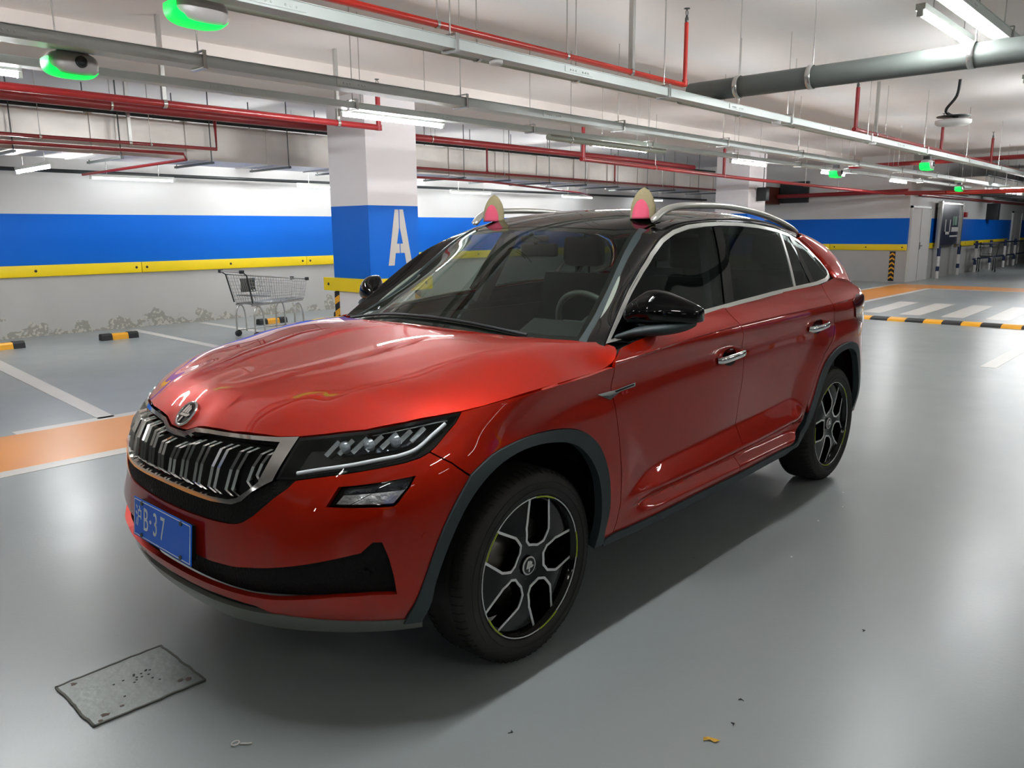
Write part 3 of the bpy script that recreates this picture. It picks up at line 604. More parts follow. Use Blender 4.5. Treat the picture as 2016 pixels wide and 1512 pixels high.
# ---------------- things on the near floor
root = empty('drain_cover', (1.05, -.03, 0), 'grey painted steel drain cover set in the floor at lower left, edges chipped', 'drain cover')
cs = [(1.238, -.195), (1.236, .137), (.872, .146), (.876, -.204)]
mb = MB(); mb.prism(cs, (0, 0, .0005), (1, 0, 0), (0, 1, 0), (0, 0, .004)); mb.build('plate', mat('cover_paint', '757a77', .4, metal=.2, var=.08, scale=12, bump=.2, bscale=30), root)
mb = MB()
for i in range(4):
    a, b_ = np.array(cs[i]), np.array(cs[(i+1) % 4]); n = 14; pts = []
    for k in range(n+1): q = a+(b_-a)*k/n; pts.append((q[0]+random.uniform(-.003, .003), q[1]+random.uniform(-.003, .003), .004))
    mb.rect(pts, .004, .0022)
mb.build('chipped_edge', mat('dark_edge', '4a4a43', .7, var=.4, scale=30), root)
for k in range(16):
    x, y = 1.05+random.uniform(-.075, .075), -.02+random.uniform(-.06, .06); mb = MB(); mb.lathe([(.0001, .0052), (.0045, .0052), (.0045, .004)], (x, y, 0), 'z', 8); mb.build('drain_hole', M['black'], root)
rust_ = mat('rust', '5b4e45', .8, var=.3, scale=60)
for (x, y, r_) in ((1.19, .10, .016), (1.21, .12, .010), (.93, .085, .012), (.91, .10, .015), (1.19, -.17, .012), (1.13, .09, .01)):
    poly = [(r_*random.uniform(.5, 1.2)*math.cos(g), .8*r_*random.uniform(.5, 1.2)*math.sin(g)) for g in np.linspace(0, 6.28, 9)[:-1]]
    mb = MB(); mb.prism(poly, (x, y, .0046), (1, 0, 0), (0, 1, 0), (0, 0, .0006)); mb.build('rust_patch', rust_, root)
kids(root)
mb = MB(); mb.tube(crom([(.98+.012*math.cos(a), .55+.010*math.sin(a), .006) for a in np.linspace(0, 6.28, 9)[:-1]], 3, True), .0022, 6, closed=True); mb.rect([(.97, .562, .005), (.955, .58, .006), (.945, .585, .005)], .003, .001); mb.build('paper_loop', M['line'], label='tiny pale paper loop lying on the floor in front of the car', cat='litter')
mb = MB(); mb.add([(0, 0, 0), (.02, .006, .004), (.034, 0, .001), (.05, .012, .003), (.03, .02, .001), (.012, .016, .005), (.0, .018, 0), (.008, .008, .007)], [(0, 1, 7), (1, 2, 4, 5, 7), (2, 3, 4), (7, 5, 6), (0, 7, 6)])
o = mb.build('dry_leaf', mat('leaf_yellow', 'c99a2e', .7), label='small dry yellow leaf at the bottom edge of the floor', cat='leaf'); o.location = (.02, 1.60, .003); o.rotation_euler = (0, 0, 2)
for k, (x, y, g, l) in enumerate(((.37, 1.13, .3, 'dark litter speck beside the front tyre shadow'), (-.12, 1.62, 1, 'dark litter speck below the pale floor streak'), (-.25, 1.58, 2, 'dark litter speck in the middle of the open floor'), (-1.0, 1.72, .6, 'dark litter speck near the bright floor reflection'))):
    mb = MB(); mb.prism([(0, 0), (.012, .003), (.018, -.003), (.007, .009)], (x, y, .0005), (math.cos(g), math.sin(g), 0), (-math.sin(g), math.cos(g), 0), (0, 0, .003)); mb.build('litter_speck', M['black'], label=l, cat='litter')
for k, (x, y, l) in enumerate(((-2.35, 1.15, 'white paint fleck on the floor, nearest the rear wheel'), (-2.05, 1.13, 'white paint fleck on the floor left of the others'), (-1.5, 1.22, 'white paint fleck on the floor beside the car shadow'), (-2.6, 1.06, 'white paint fleck on the floor behind the shadow edge'))):
    mb = MB(); mb.prism([(0, 0), (.010, .002), (.016, .010), (.004, .012)], (x, y, .0005), (1, 0, 0), (0, 1, 0), (0, 0, .0015)); mb.build('paint_fleck', M['white'], label=l, cat='litter')
# ---------- interpolation helpers ----------
def nat_spline_matrix(t):
    """matrix S so that second derivatives = S @ values (natural ends)"""
    n=len(t); A=np.zeros((n,n)); B=np.zeros((n,n)); A[0,0]=A[-1,-1]=1
    for i in range(1,n-1):
        h0=t[i]-t[i-1]; h1=t[i+1]-t[i]
        A[i,i-1]=h0/6; A[i,i]=(h0+h1)/3; A[i,i+1]=h1/6
        B[i,i-1]=1/h0; B[i,i]=-1/h0-1/h1; B[i,i+1]=1/h1
    return np.linalg.solve(A,B)
def sp_w(t,S,x):
    """weights (len(x),n) for evaluating natural cubic spline"""
    x=np.atleast_1d(np.asarray(x,float)); n=len(t)
    i=np.clip(np.searchsorted(t,x)-1,0,n-2); h=t[i+1]-t[i]; a=(t[i+1]-x)/h; b=(x-t[i])/h
    W=np.zeros((len(x),n)); r=np.arange(len(x))
    W[r,i]+=a; W[r,i+1]+=b
    inside=((a>=0)&(b>=0)).astype(float)
    ca=(a**3-a)*h*h/6; cb=(b**3-b)*h*h/6
    # linear extrapolation outside
    lo=b<0; hi=a<0
    ca=np.where(lo,-h*h/3*b,ca); cb=np.where(lo,-h*h/6*b,cb)
    ca=np.where(hi,-h*h/6*a,ca); cb=np.where(hi,-h*h/3*a,cb)
    W+=ca[:,None]*S[i]; W+=cb[:,None]*S[i+1]
    return W
class TPS:
    def __init__(s,P,v,lam=0,sc=(1,1)):
        s.sc=np.array(sc,float); s.P=np.asarray(P,float)*s.sc; n=len(P)
        K=s.k(s.P,s.P)+lam*np.eye(n); Q=np.c_[np.ones(n),s.P]
        A=np.block([[K,Q],[Q.T,np.zeros((3,3))]]); s.w=np.linalg.solve(A,np.r_[np.asarray(v,float),0,0,0])
    def k(s,A,B):
        d=((A[:,None]-B[None])**2).sum(-1); return .5*d*np.log(d+1e-12)
    def __call__(s,a,b):
        X=np.c_[np.atleast_1d(a),np.atleast_1d(b)]*s.sc
        return s.k(X,s.P)@s.w[:-3]+s.w[-3]+X@s.w[-2:]
def smooth(a,b,x):
    t=np.clip((x-a)/(b-a),0,1); return t*t*(3-2*t)
# ---------- lower body belt: wraps nose centre -> side -> tail centre ----------
BZ=np.array([.20,.30,.40,.52,.65,.78,.88,.96,1.05,1.14,1.24,1.34])
BF={ # nose columns 0..6 at each height (x,y)
.20:[(.775,0),(.768,.25),(.715,.43),(.63,.56),(.53,.67),(.42,.77),(.29,.85)],
.30:[(.858,0),(.846,.25),(.80,.45),(.725,.60),(.62,.735),(.49,.84),(.32,.905)],
.40:[(.895,0),(.883,.25),(.838,.46),(.768,.63),(.665,.775),(.52,.88),(.32,.925)],
.52:[(.895,0),(.884,.25),(.846,.46),(.785,.63),(.670,.78),(.52,.888),(.32,.930)],
.65:[(.885,0),(.872,.25),(.830,.46),(.762,.63),(.660,.78),(.51,.888),(.32,.932)],
.78:[(.860,0),(.845,.25),(.795,.46),(.725,.61),(.630,.77),(.49,.88),(.31,.928)],
.88:[(.815,0),(.797,.25),(.735,.46),(.665,.60),(.575,.75),(.44,.865),(.28,.915)],
.96:[(.755,0),(.735,.25),(.665,.44),(.585,.58),(.485,.73),(.375,.84),(.24,.90)],
1.05:[(.68,0),(.655,.25),(.58,.42),(.50,.55),(.40,.69),(.30,.80),(.18,.87)],
1.14:[(.60,0),(.575,.25),(.50,.40),(.42,.52),(.32,.65),(.23,.76),(.12,.84)],
1.24:[(.52,0),(.495,.25),(.42,.38),(.34,.49),(.24,.61),(.16,.72),(.06,.80)],
1.34:[(.44,0),(.415,.25),(.34,.36),(.26,.46),(.16,.57),(.09,.68),(.0,.76)]}
BX=[0.,-.45,-1.0,-1.6,-2.2,-2.79,-3.15]
BY=np.array([.870,.900,.918,.924,.922,.922,.924,.928,.928,.874,.826,.776])
BR={ # tail columns at each height
'x':[-3.38,-3.55,-3.66,-3.70], 'y':[.835,.69,.40,0]}
def belt_net():
    X=np.zeros((len(BZ),18)); Y=X.copy()
    for k,z in enumerate(BZ):
        for i,(x,y) in enumerate(BF[float(round(z,2))]): X[k,i],Y[k,i]=x,y
        for j,x in enumerate(BX):
            X[k,7+j]=x
            y=BY[k]
            if x==0: y-=.004*(z>.9)+max(0,z-1.0)*.12
            if x<=-2.7: y+=.008*np.exp(-((z-.8)/.25)**2)
            if x<=-3.1: y-=.030+.03*max(0,.5-z)/.2
            if x<-2: y+=max(0,z-1.0)*.10
            Y[k,7+j]=y
        fw=[0,.0,.0,.0,.0,.0,.0,.0,.03,.09,.17,.27][k]
        lo=[.30,.20,.12,.06,.02,.01,.01,.01,.01,.02,.03,.03][k]
        for j,(x,y) in enumerate(zip(BR['x'],BR['y'])):
            X[k,14+j]=x+fw*(j/3+.5)+lo*(.4 if j==0 else 1); Y[k,14+j]=y-max(0,z-1.05)*.25*(y>0)
    return X,Y
BXn,BYn=belt_net()
_k=3
BU=np.r_[0,np.cumsum(np.hypot(np.diff(BXn[_k]),np.diff(BYn[_k])))]
_S_u=nat_spline_matrix(BU); _S_z=nat_spline_matrix(BZ)
_tx=np.array([-3.3,-2.87,-2.2,-1.47,-.88,-.48,0,.4]); _tS=nat_spline_matrix(_tx); _tz=np.array([1.112,1.103,1.094,1.083,1.062,1.036,.998,.955])
def tornado(x):   # height of the shoulder crease along the flank
    return sp_w(_tx,_tS,x)@_tz
_lx=np.array([-2.25,-2.18,-2.03,-1.5,-1.0,-.74,-.60,-.50]); _lz=np.array([.560,.605,.622,.598,.575,.555,.520,.478]); _lS=nat_spline_matrix(_lx)
def ledge(x):     # lower door ledge upper and lower lines
    zu=sp_w(_lx,_lS,np.clip(x,-2.25,-.5))@_lz
    zl=.478+.012*np.clip((-x-.9)/.6,0,1)**2+.034*np.clip((-x-1.45)/.8,0,1)**2
    return np.maximum(zu,zl+.012),zl
def led_f(z,zu,zl):
    led=np.where(z>zu,-.012*np.exp(-(z-zu)/.12), np.where(z>zl,-.012+.046*(zu-z)/np.maximum(zu-zl,.01),.034*np.clip(1-(zl-z)/.045,-.6,1)))
    return np.where((z<zl-.045),np.interp(z,[.355,.385,.435],[.024,.030,-.018]),led)
def belt(u,z):
    u=np.atleast_1d(np.asarray(u,float)); z=np.atleast_1d(np.asarray(z,float)); u,z=np.broadcast_arrays(u,z)
    Wu=sp_w(BU,_S_u,u); Wz=sp_w(BZ,_S_z,z)
    x=np.einsum('pz,zu,pu->p',Wz,BXn,Wu); y=np.einsum('pz,zu,pu->p',Wz,BYn,Wu)
    # flank details push outwards (+y) only between the wheels region
    side=smooth(.55,.2,x)*smooth(-3.5,-3.2,x)
    t=z-tornado(x); ta=np.sqrt(t*t+.007**2)
    r=np.where(t<0,.014*np.exp(-ta/.038),.014*np.exp(-ta/.07))
    amp=side*smooth(.45,-.2,x)
    off=amp*(r-.014*np.exp(-((t+.10)/.055)**2))
    # concave door skin and lower ledge
    zu,zl=ledge(x); env=smooth(-.46,-.80,x)*smooth(-2.27,-2.12,x)
    led=sum(led_f(z+d,zu,zl)*w for d,w in ((-.009,.15),(-.0045,.22),(0,.26),(.0045,.22),(.009,.15)))
    off=off+env*led
    # wheel-arch flares
    for xc in (0,-2.791):
        rr=np.hypot(x-xc,(z-.352)); off=off+.016*smooth(.74,.53,rr)*smooth(.40,.8,z+.3*(1))*np.where(np.abs(x-xc)<.9,1,0)
    return np.c_[x,y+off*smooth(.8,.3,x),z]
# ---------- bonnet ----------
HP=[ # x,y,z (left half; mirrored)
(.823,0,.868),(.820,.055,.869),(.805,.115,.890),(.776,.295,.896),(.716,.467,.898),(.679,.531,.903),
(.633,.595,.912),(.554,.696,.928),(.461,.779,.948),(.383,.832,.962),(.309,.872,.971),
(.145,.920,.992),(-.088,.935,1.007),(-.264,.935,1.014),(-.404,.930,1.026),(-.446,.928,1.052),(-.472,.917,1.068),(-.508,.882,1.086),(-.51,.82,1.090),
(.783,0,.926),(.770,.15,.928),(.735,.33,.930),(.66,.50,.928),(.53,.66,.955),(.40,.77,.985),
(.72,0,.968),(.70,.22,.966),(.64,.40,.972),(.55,.54,.985),
(.60,0,1.006),(.58,.25,1.008),(.52,.45,1.005),(.42,.62,1.018),(.30,.75,1.018),
(.40,0,1.048),(.38,.28,1.052),(.32,.50,1.052),(.22,.66,1.052),(.08,.78,1.050),
(.15,0,1.087),(.12,.30,1.091),(.08,.52,1.090),(0,.68,1.088),(-.15,.79,1.078),
(-.12,0,1.120),(-.13,.30,1.122),(-.18,.54,1.117),(-.27,.70,1.110),(-.36,.80,1.085),
(-.235,0,1.135),(-.26,.25,1.131),(-.355,.55,1.120),(-.47,.78,1.097)]
def mir(L):
    L=[tuple(p) for p in L]; return L+[(p[0],-p[1],p[2]) for p in L if abs(p[1])>1e-6]
_hp=np.array(mir(HP)); _H=TPS(_hp[:,:2],_hp[:,2],5e-3)
def hood(x,y):
    return np.c_[np.atleast_1d(x),np.atleast_1d(y),_H(x,y)]
# ---------- windscreen + roof + backlight : z(x,y) ----------
TP=[(-.245,0,1.135),(-.27,.25,1.130),(-.37,.55,1.108),(-.48,.76,1.088),(-.53,.82,1.080),
(-.62,0,1.340),(-.66,.35,1.320),(-.76,.62,1.268),
(-.97,0,1.520),(-1.0,.3,1.508),(-1.07,.52,1.497),(-.87,.72,1.300),(-1.10,.65,1.470),
(-1.30,0,1.608),(-1.30,.35,1.594),(-1.33,.55,1.580),(-1.36,.64,1.550),
(-1.8,0,1.645),(-1.8,.35,1.632),(-1.8,.55,1.600),(-1.8,.65,1.580),
(-2.3,0,1.632),(-2.3,.35,1.620),(-2.3,.55,1.588),(-2.3,.65,1.560),
(-2.75,0,1.575),(-2.75,.35,1.565),(-2.75,.55,1.530),(-2.72,.63,1.505),
(-3.08,0,1.500),(-3.08,.35,1.490),(-3.06,.56,1.455),
(-3.35,0,1.34),(-3.34,.35,1.33),(-3.30,.58,1.30),
(-3.58,0,1.16),(-3.56,.4,1.15),(-3.50,.65,1.13)]
_tp=np.array(mir(TP)); _T=TPS(_tp[:,:2],_tp[:,2],1e-5)
def top(x,y):
    return np.c_[np.atleast_1d(x),np.atleast_1d(y),_T(x,y)]
# ---------- side glass surface y(x,z) ----------
GP=[(-.45,1.10,.835),(-1.0,1.14,.850),(-1.6,1.18,.855),(-2.2,1.20,.855),(-2.7,1.25,.825),(-3.0,1.25,.79),
(-.75,1.30,.765),(-1.0,1.35,.770),(-1.6,1.37,.780),(-2.2,1.37,.772),(-2.6,1.37,.745),(-3.0,1.37,.70),
(-1.1,1.52,.672),(-1.6,1.54,.690),(-2.2,1.52,.690),(-2.6,1.48,.675),(-3.0,1.46,.625)]
_gp=np.array(GP); _G=TPS(_gp[:,:2],_gp[:,2],1e-5)
def glass(x,z):
    return np.c_[np.atleast_1d(x),_G(x,z),np.atleast_1d(z)]
# ================================================================== car materials
def paint():
    m, N, L, b = _m('orange_red_metallic')
    b.inputs['Base Color'].default_value = (.50, .018, .006, 1); b.inputs['Metallic'].default_value = .6; b.inputs['Roughness'].default_value = .44; b.inputs['Specular IOR Level'].default_value = .0
    b.inputs['Coat Weight'].default_value = 1; b.inputs['Coat Roughness'].default_value = .012; b.inputs['Coat IOR'].default_value = 1.55
    tc = N.new('ShaderNodeTexCoord'); n = N.new('ShaderNodeTexNoise'); n.inputs['Scale'].default_value = 900; L.new(tc.outputs['Object'], n.inputs['Vector'])
    mx = N.new('ShaderNodeMix'); mx.data_type = 'RGBA'; mx.inputs[6].default_value = (.36, .0085, .0008, 1); mx.inputs[7].default_value = (.48, .014, .001, 1)
    L.new(n.outputs['Fac'], mx.inputs[0]); L.new(mx.outputs[2], b.inputs['Base Color']); return m
M['paint'] = paint()
M['gloss'] = mat('gloss_black', '030304', .04, var=.02, spec=.5)
M['chrome'] = mat('chrome', 'fafaf8', .09, metal=1, var=.02)
M['satin'] = mat('satin_silver', 'dcdbd3', .28, metal=.6, var=.02)
M['clad'] = mat('cladding_grey', '2c3739', .55, var=.05, scale=30, bump=.05, bscale=300)
M['meshblk'] = mat('grille_black', '050606', .65, spec=.25)
M['skid'] = mat('skid_grey', '70736c', .4, metal=.3)
M['rubber'] = mat('tyre_rubber', '1d1b19', .62, var=.12, scale=20, bump=.05, bscale=120)
M['rimblk'] = mat('rim_gloss_black', '030303', .10, coat=.25, var=.02, spec=.25)
M['rimsil'] = mat('rim_machined', 'e4e4e4', .35, metal=.3, var=.02)
M['lime'] = mat('rim_lime', 'a8b820', .4)
M['disc'] = mat('brake_disc', '6e6a62', .4, metal=.8)
M['interior'] = mat('interior_dark', '1e1f1f', .7)
M['seat'] = mat('seat_leather', '2a2a2b', .6)
M['headliner'] = mat('headliner', '8f978c', .8)
M['glass_ws'] = glassm('windscreen_glass', (.66, .74, .68))
M['glass_f'] = glassm('front_side_glass', (.46, .52, .50), refl=.7)
M['glass_r'] = glassm('rear_tinted_glass', (.09, .11, .11), refl=.7)
M['lens'] = glassm('lamp_lens', (.93, .94, .95))
M['plate'] = mat('plate_blue', (.0, .15, .85), .35)
M['plwhite'] = mat('plate_white', 'e8ecf0', .4)
M['tail'] = mat('tail_lamp_red', '5a0612', .1, coat=1)
M['ear_out'] = mat('ear_plush', 'a89c78', .9, bump=.4, bscale=80)
M['ear_in'] = mat('ear_pink', 'ea5f7c', .8)
M['redbadge'] = mat('badge_red', 'c01020', .4)
M['reflector'] = mat('reflector', 'e2e6e8', .22, metal=.8, var=.08, scale=18, bump=.15, bscale=45)
car = empty('suv_car', (0, 0, 0), 'orange-red SUV with black roof and toy ears parked in the lane', 'car')
# ------------------------------------------------------------------ panels cut from the body surfaces
def F_belt(a, b, off=0):
    a = np.atleast_1d(np.asarray(a, float)); b = np.atleast_1d(np.asarray(b, float))
    def g(u, z):
        q = belt(np.abs(u), z); q[:, 1] *= np.where(u < 0, -1, 1); return q
    return surf_eval(g, a, b, off, 1)
def F_hood(a, b, off=0): return surf_eval(hood, a, b, off, 1)
def F_top(a, b, off=0): return surf_eval(top, a, b, off, 1)
def F_glass(a, b, off=0): return surf_eval(glass, a, b, off, -1)
def surf_eval(g, a, b, off, sgn, e=1.5e-3):
    p = g(a, b); n = np.cross(g(a+e, b)-g(a-e, b), g(a, b+e)-g(a, b-e))*sgn; n /= np.linalg.norm(n, axis=1)[:, None]+1e-12
    return p+n*np.reshape(off, (-1, 1) if np.ndim(off) else ()), n
def area2(P): P = np.array(P); x, y = P[:, 0], P[:, 1]; return .5*np.sum(x*np.roll(y, -1)-y*np.roll(x, -1))
def inset_poly(P, d):
    P = np.array(P, float)
    if area2(P) < 0: P = P[::-1]
    e = np.roll(P, -1, 0)-P; e /= np.linalg.norm(e, axis=1)[:, None]+1e-12; n = np.c_[-e[:, 1], e[:, 0]]; m = n+np.roll(n, 1, 0); l = np.linalg.norm(m, axis=1)[:, None]; m = m/np.maximum(l, .6)
    m = m/np.maximum((m*n).sum(1)[:, None], .5); return P+m*d
def dense(P, h):
    out = []; m = len(P)
    for i in range(m):
        a, b = np.array(P[i], float), np.array(P[(i+1) % m], float); k = max(1, int(np.ceil(np.linalg.norm(b-a)/h)))
        for j in range(k): out.append(a+(b-a)*j/k)
    return np.array(out)
def pip(Q, P):
    x, y = Q[:, 0], Q[:, 1]; c = np.zeros(len(Q), bool); m = len(P)
    for i in range(m):
        x0, y0 = P[i]; x1, y1 = P[(i+1) % m]; c ^= ((y0 > y) != (y1 > y)) & (x < (x1-x0)*(y-y0)/(y1-y0+1e-15)+x0)
    return c
def dseg(Q, P):
    d = np.full(len(Q), 9.)
    for i in range(len(P)):
        a = P[i]; b = P[(i+1) % len(P)]; ab = b-a; t = np.clip(((Q-a)@ab)/(ab@ab+1e-15), 0, 1); d = np.minimum(d, np.linalg.norm(Q-a-t[:, None]*ab, axis=1))
    return d
def panel(name, F, outer, m, parent=None, holes=(), inset=.002, h=.022, depth=.014, off=0, mirror=False, offfn=None, extra=None, **kw):
    O = inset_poly(dense(outer, h), inset); HL = [inset_poly(dense(x, h), -inset) for x in holes]
    lo, hi = O.min(0), O.max(0); gx, gy = np.meshgrid(np.arange(lo[0]+h*.5, hi[0], h), np.arange(lo[1]+h*.5, hi[1], h)); Q = np.c_[gx.ravel(), gy.ravel()]
    k = pip(Q, O) & (dseg(Q, O) > h*.45)
    for x in HL: k &= ~pip(Q, x) & (dseg(Q, x) > h*.45)
    Q = Q[k]
    if extra is not None:
        X = extra; k = pip(X, O) & (dseg(X, O) > .0035)
        for x in HL: k &= ~pip(X, x) & (dseg(X, x) > .0035)
        X = X[k]
        if len(X):
            dm = np.full(len(Q), 9.)
            for i in range(0, len(X), 400): dm = np.minimum(dm, np.sqrt(((Q[:, None]-X[None, i:i+400])**2).sum(-1)).min(1))
            Q = np.vstack([Q[dm > h*.6], X])
    loops = [O]+HL; V = np.vstack(loops+[Q]); E = []; o = 0
    for l in loops: n = len(l); E += [(o+i, o+(i+1) % n) for i in range(n)]; o += n
    vv, ee, ff, ov, oe, of = delaunay_2d_cdt([Vector(p) for p in V], E, [], 0, 1e-7)
    V2 = np.array([tuple(p) for p in vv]); T = np.array([tuple(f) for f in ff]); c = V2[T].mean(1); kk = pip(c, O)
    for x in HL: kk &= ~pip(c, x)
    A_ = V2[T]; kk &= np.abs((A_[:, 1, 0]-A_[:, 0, 0])*(A_[:, 2, 1]-A_[:, 0, 1])-(A_[:, 2, 0]-A_[:, 0, 0])*(A_[:, 1, 1]-A_[:, 0, 1])) > 1e-6
    T = T[kk]; offs = off if offfn is None else offfn(V2[:, 0], V2[:, 1])+off
    P3, Nn = F(V2[:, 0], V2[:, 1], offs)
    a = P3[T]; fn = np.cross(a[:, 1]-a[:, 0], a[:, 2]-a[:, 0]); flip = (fn*Nn[T].mean(1)).sum(1) < 0; T[flip] = T[flip][:, ::-1]
    # rim turned inwards
    cnt = {}
    for t in T:
        for i in range(3): cnt[(t[i], t[(i+1) % 3])] = 1
    bd = [e for e in cnt if (e[1], e[0]) not in cnt]
    nv = len(P3); back = P3-Nn*depth; verts = np.vstack([P3, P3, back]); faces = [tuple(t) for t in T]
    if depth > 0: faces += [(nv+b_, nv+a_, 2*nv+a_, 2*nv+b_) for a_, b_ in bd]
    norms = []
    for t in T: norms += [Nn[i] for i in t]
    for a_, b_ in (bd if depth > 0 else []):
        q = np.cross(P3[b_]-P3[a_], -Nn[a_]); q = -q/(np.linalg.norm(q)+1e-12)
        fn = np.cross(P3[a_]-P3[b_], back[a_]-P3[b_]); fn /= np.linalg.norm(fn)+1e-12; norms += [fn]*4
    if mirror:
        verts = verts*[1, -1, 1]; faces = [f[::-1] for f in faces]
        nn = []; i = 0
        for f in faces:
            seg = norms[i:i+len(f)]; i += len(f); nn += [np.array(s)*[1, -1, 1] for s in seg[::-1]]
        norms = nn
    used = sorted({i for f in faces for i in f}); mp = {u: i for i, u in enumerate(used)}
    me = bpy.data.meshes.new(name); me.from_pydata([tuple(verts[u]) for u in used], [], [tuple(mp[i] for i in f) for f in faces])
    me.polygons.foreach_set('use_smooth', [True]*len(faces)); me.normals_split_custom_set([tuple(n) for n in norms]); me.materials.append(m); me.update()
    return link(name, me, parent if parent is not None else car, **kw)
def both(name, F, outer, m, **kw): return [panel(name, F, outer, m, mirror=s, **kw) for s in (False, True)]
_UU = np.linspace(0, BU[-1], 700); _XT = {}
def bu(x, z):
    """chart position along the flank for a given x at height z"""
    k = round(z, 2)
    if k not in _XT: _XT[k] = belt(_UU, k)[:, 0]
    X = _XT[k]; return float(np.interp(-x, -X, _UU))
def side(P): return [(bu(x, z), z) for x, z in P]
def sym(H_): return [(u, z) for u, z in H_]+[(-u, z) for u, z in H_[::-1] if u > 1e-6]
def BP(u, z, off=0): return F_belt(u, z, off)[0][0]
UE = BU[-1]
_U2 = np.arange(BU[6], BU[14], .016); _X2 = belt(_U2, 1.05)[:, 0]; _t2 = tornado(_X2); _zu, _zl = ledge(_X2)
ROWS = np.vstack([np.c_[_U2, _t2+d] for d in (-.024, -.016, -.010, -.005, 0, .005, .010, .016, .024, .034)]
    +[np.c_[_U2, _zu+d][(_X2 < -.5) & (_X2 > -2.24)] for d in (-.016, -.008, 0, .008, .016)]
    +[np.c_[_U2, _zl+d][(_X2 < -.5) & (_X2 > -2.24)] for d in (-.060, -.052, -.045, -.037, -.024, -.012, -.006, 0, .006)])
ROWS = ROWS[np.argsort(ROWS[:, 0], kind='stable')]
_keep = []
for _p in ROWS:   # drop points that fall almost on each other
    if all(abs(_p[0]-q[0]) > .008 or abs(_p[1]-q[1]) > .0035 for q in _keep[-24:]): _keep.append(_p)
ROWS = np.array(_keep)
# ------------------------------------------------------------------ outlines
arch_f_out = [(-.397, .325), (-.385, .386), (-.399, .465), (-.397, .585), (-.368, .679), (-.315, .755), (-.230, .812), (-.130, .840), (0, .852), (.132, .847), (.250, .827), (.342, .783)]
arch_f_low = [(.342, .783), (.410, .697), (.462, .604), (.514, .470), (.540, .385), (.548, .335)]
arch_f_in = [(.500, .335), (.488, .410), (.477, .475), (.432, .586), (.378, .679), (.319, .740), (.242, .785), (.138, .812), (.019, .816), (-.105, .799), (-.190, .770), (-.252, .726), (-.300, .669), (-.332, .602), (-.345, .513), (-.345, .416), (-.335, .325)]
arch_r_out = [(-2.118, .345), (-2.230, .430), (-2.308, .510), (-2.384, .611), (-2.442, .708), (-2.521, .788), (-2.637, .838), (-2.780, .856), (-2.920, .848), (-3.035, .808), (-3.105, .735), (-3.160, .630), (-3.190, .510), (-3.195, .43), (-3.185, .36)]
arch_r_in = [(-3.145, .36), (-3.150, .43), (-3.145, .50), (-3.112, .610), (-3.058, .705), (-2.99, .773), (-2.885, .812), (-2.775, .818), (-2.655, .800), (-2.560, .752), (-2.490, .680), (-2.430, .595), (-2.375, .515), (-2.30, .43), (-2.20, .345)]
arch_f_out, arch_f_in, arch_r_out, arch_r_in = [crom(q_, 3) for q_ in (arch_f_out, arch_f_in, arch_r_out, arch_r_in)]; arch_f_low = crom(arch_f_low, 3)
seam = [(1.021, .868), (1.109, .830), (1.188, .780)]
hl_bottom = [(.613, .787), (.676, .798), (.775, .815), (.864, .830), (.952, .844), (.995, .855), (1.021, .868)]
hl_right = [(1.021, .868), (1.036, .882), (1.061, .912), (1.092, .942), (1.108, .971)]
hl_top = [(.559, .903), (.647, .912), (.777, .928), (.898, .948), (1.002, .962), (1.108, .971)]
mesh_low = [(0, .622), (.088, .622), (.158, .623), (.241, .625), (.312, .626), (.370, .629), (.405, .635), (.431, .645), (.472, .671), (.540, .730), (.588, .763), (.613, .787)]
door_front = [(-.505, 1.088), (-.425, 1.044), (-.422, 1.022), (-.437, .963), (-.453, .878), (-.474, .743), (-.485, .607), (-.482, .472), (-.469, .394), (-.455, .345)]
door_mid = [(-1.42, 1.168), (-1.464, 1.095), (-1.499, 1.021), (-1.522, .915), (-1.520, .818), (-1.500, .700), (-1.488, .600), (-1.490, .500), (-1.498, .420), (-1.495, .352)]
door_rear = [(-2.56, 1.214), (-2.600, 1.09), (-2.635, .98), (-2.595, .900), (-2.480, .825), (-2.404, .738), (-2.335, .635), (-2.290, .57)]
# ------------------------------------------------------------------ front bumper
fog = [(.735, .722), (.935, .722), (.946, .731), (.978, .775), (.990, .803), (.765, .776)]
intake_h = [(0, .478), (.205, .489), (.283, .486), (.398, .491), (.532, .513), (.673, .542), (.770, .563), (.845, .579), (.879, .611), (.904, .610), (.924, .560), (.938, .506), (.947, .450), (.874, .453), (.764, .447), (.544, .420), (.449, .410), (.348, .409), (.227, .411), (0, .413)]
intake = sym(intake_h)
bump_bottom = [(bu(.548, .335), .335), (1.0, .340), (.90, .345), (.75, .347), (.60, .347), (.52, .350), (.46, .368), (.33, .371), (.15, .368), (0, .366)]
half = mesh_low+hl_bottom[1:]+seam[1:]+side(arch_f_low)[1:]+bump_bottom[1:]
def bump_relief(u, z):
    u = np.abs(u); r = np.zeros_like(u)
    r += -.010*np.exp(-((z-.60)/.05)**2)*smooth(.25, .5, u)*smooth(1.05, .9, u)     # hollow between lamp and intake
    r += .016*np.exp(-np.sqrt((z-.418)**2+.004**2)/.016)*smooth(1.0, .93, u)*(z < .5)                        # lip below the intake
    t_ = z-(.700+.01*(u-.7)); r += .014*np.where(t_ < 0, np.exp(-np.sqrt(t_**2+.004**2)/.03), np.exp(-np.sqrt(t_**2+.004**2)/.10))*smooth(.52, .68, u)*smooth(1.05, .93, u)
    return r
bumper = panel('front_bumper', F_belt, sym(half), M['paint'], holes=[intake, fog, [(-u, z) for u, z in fog]], h=.018, depth=.022, offfn=bump_relief)
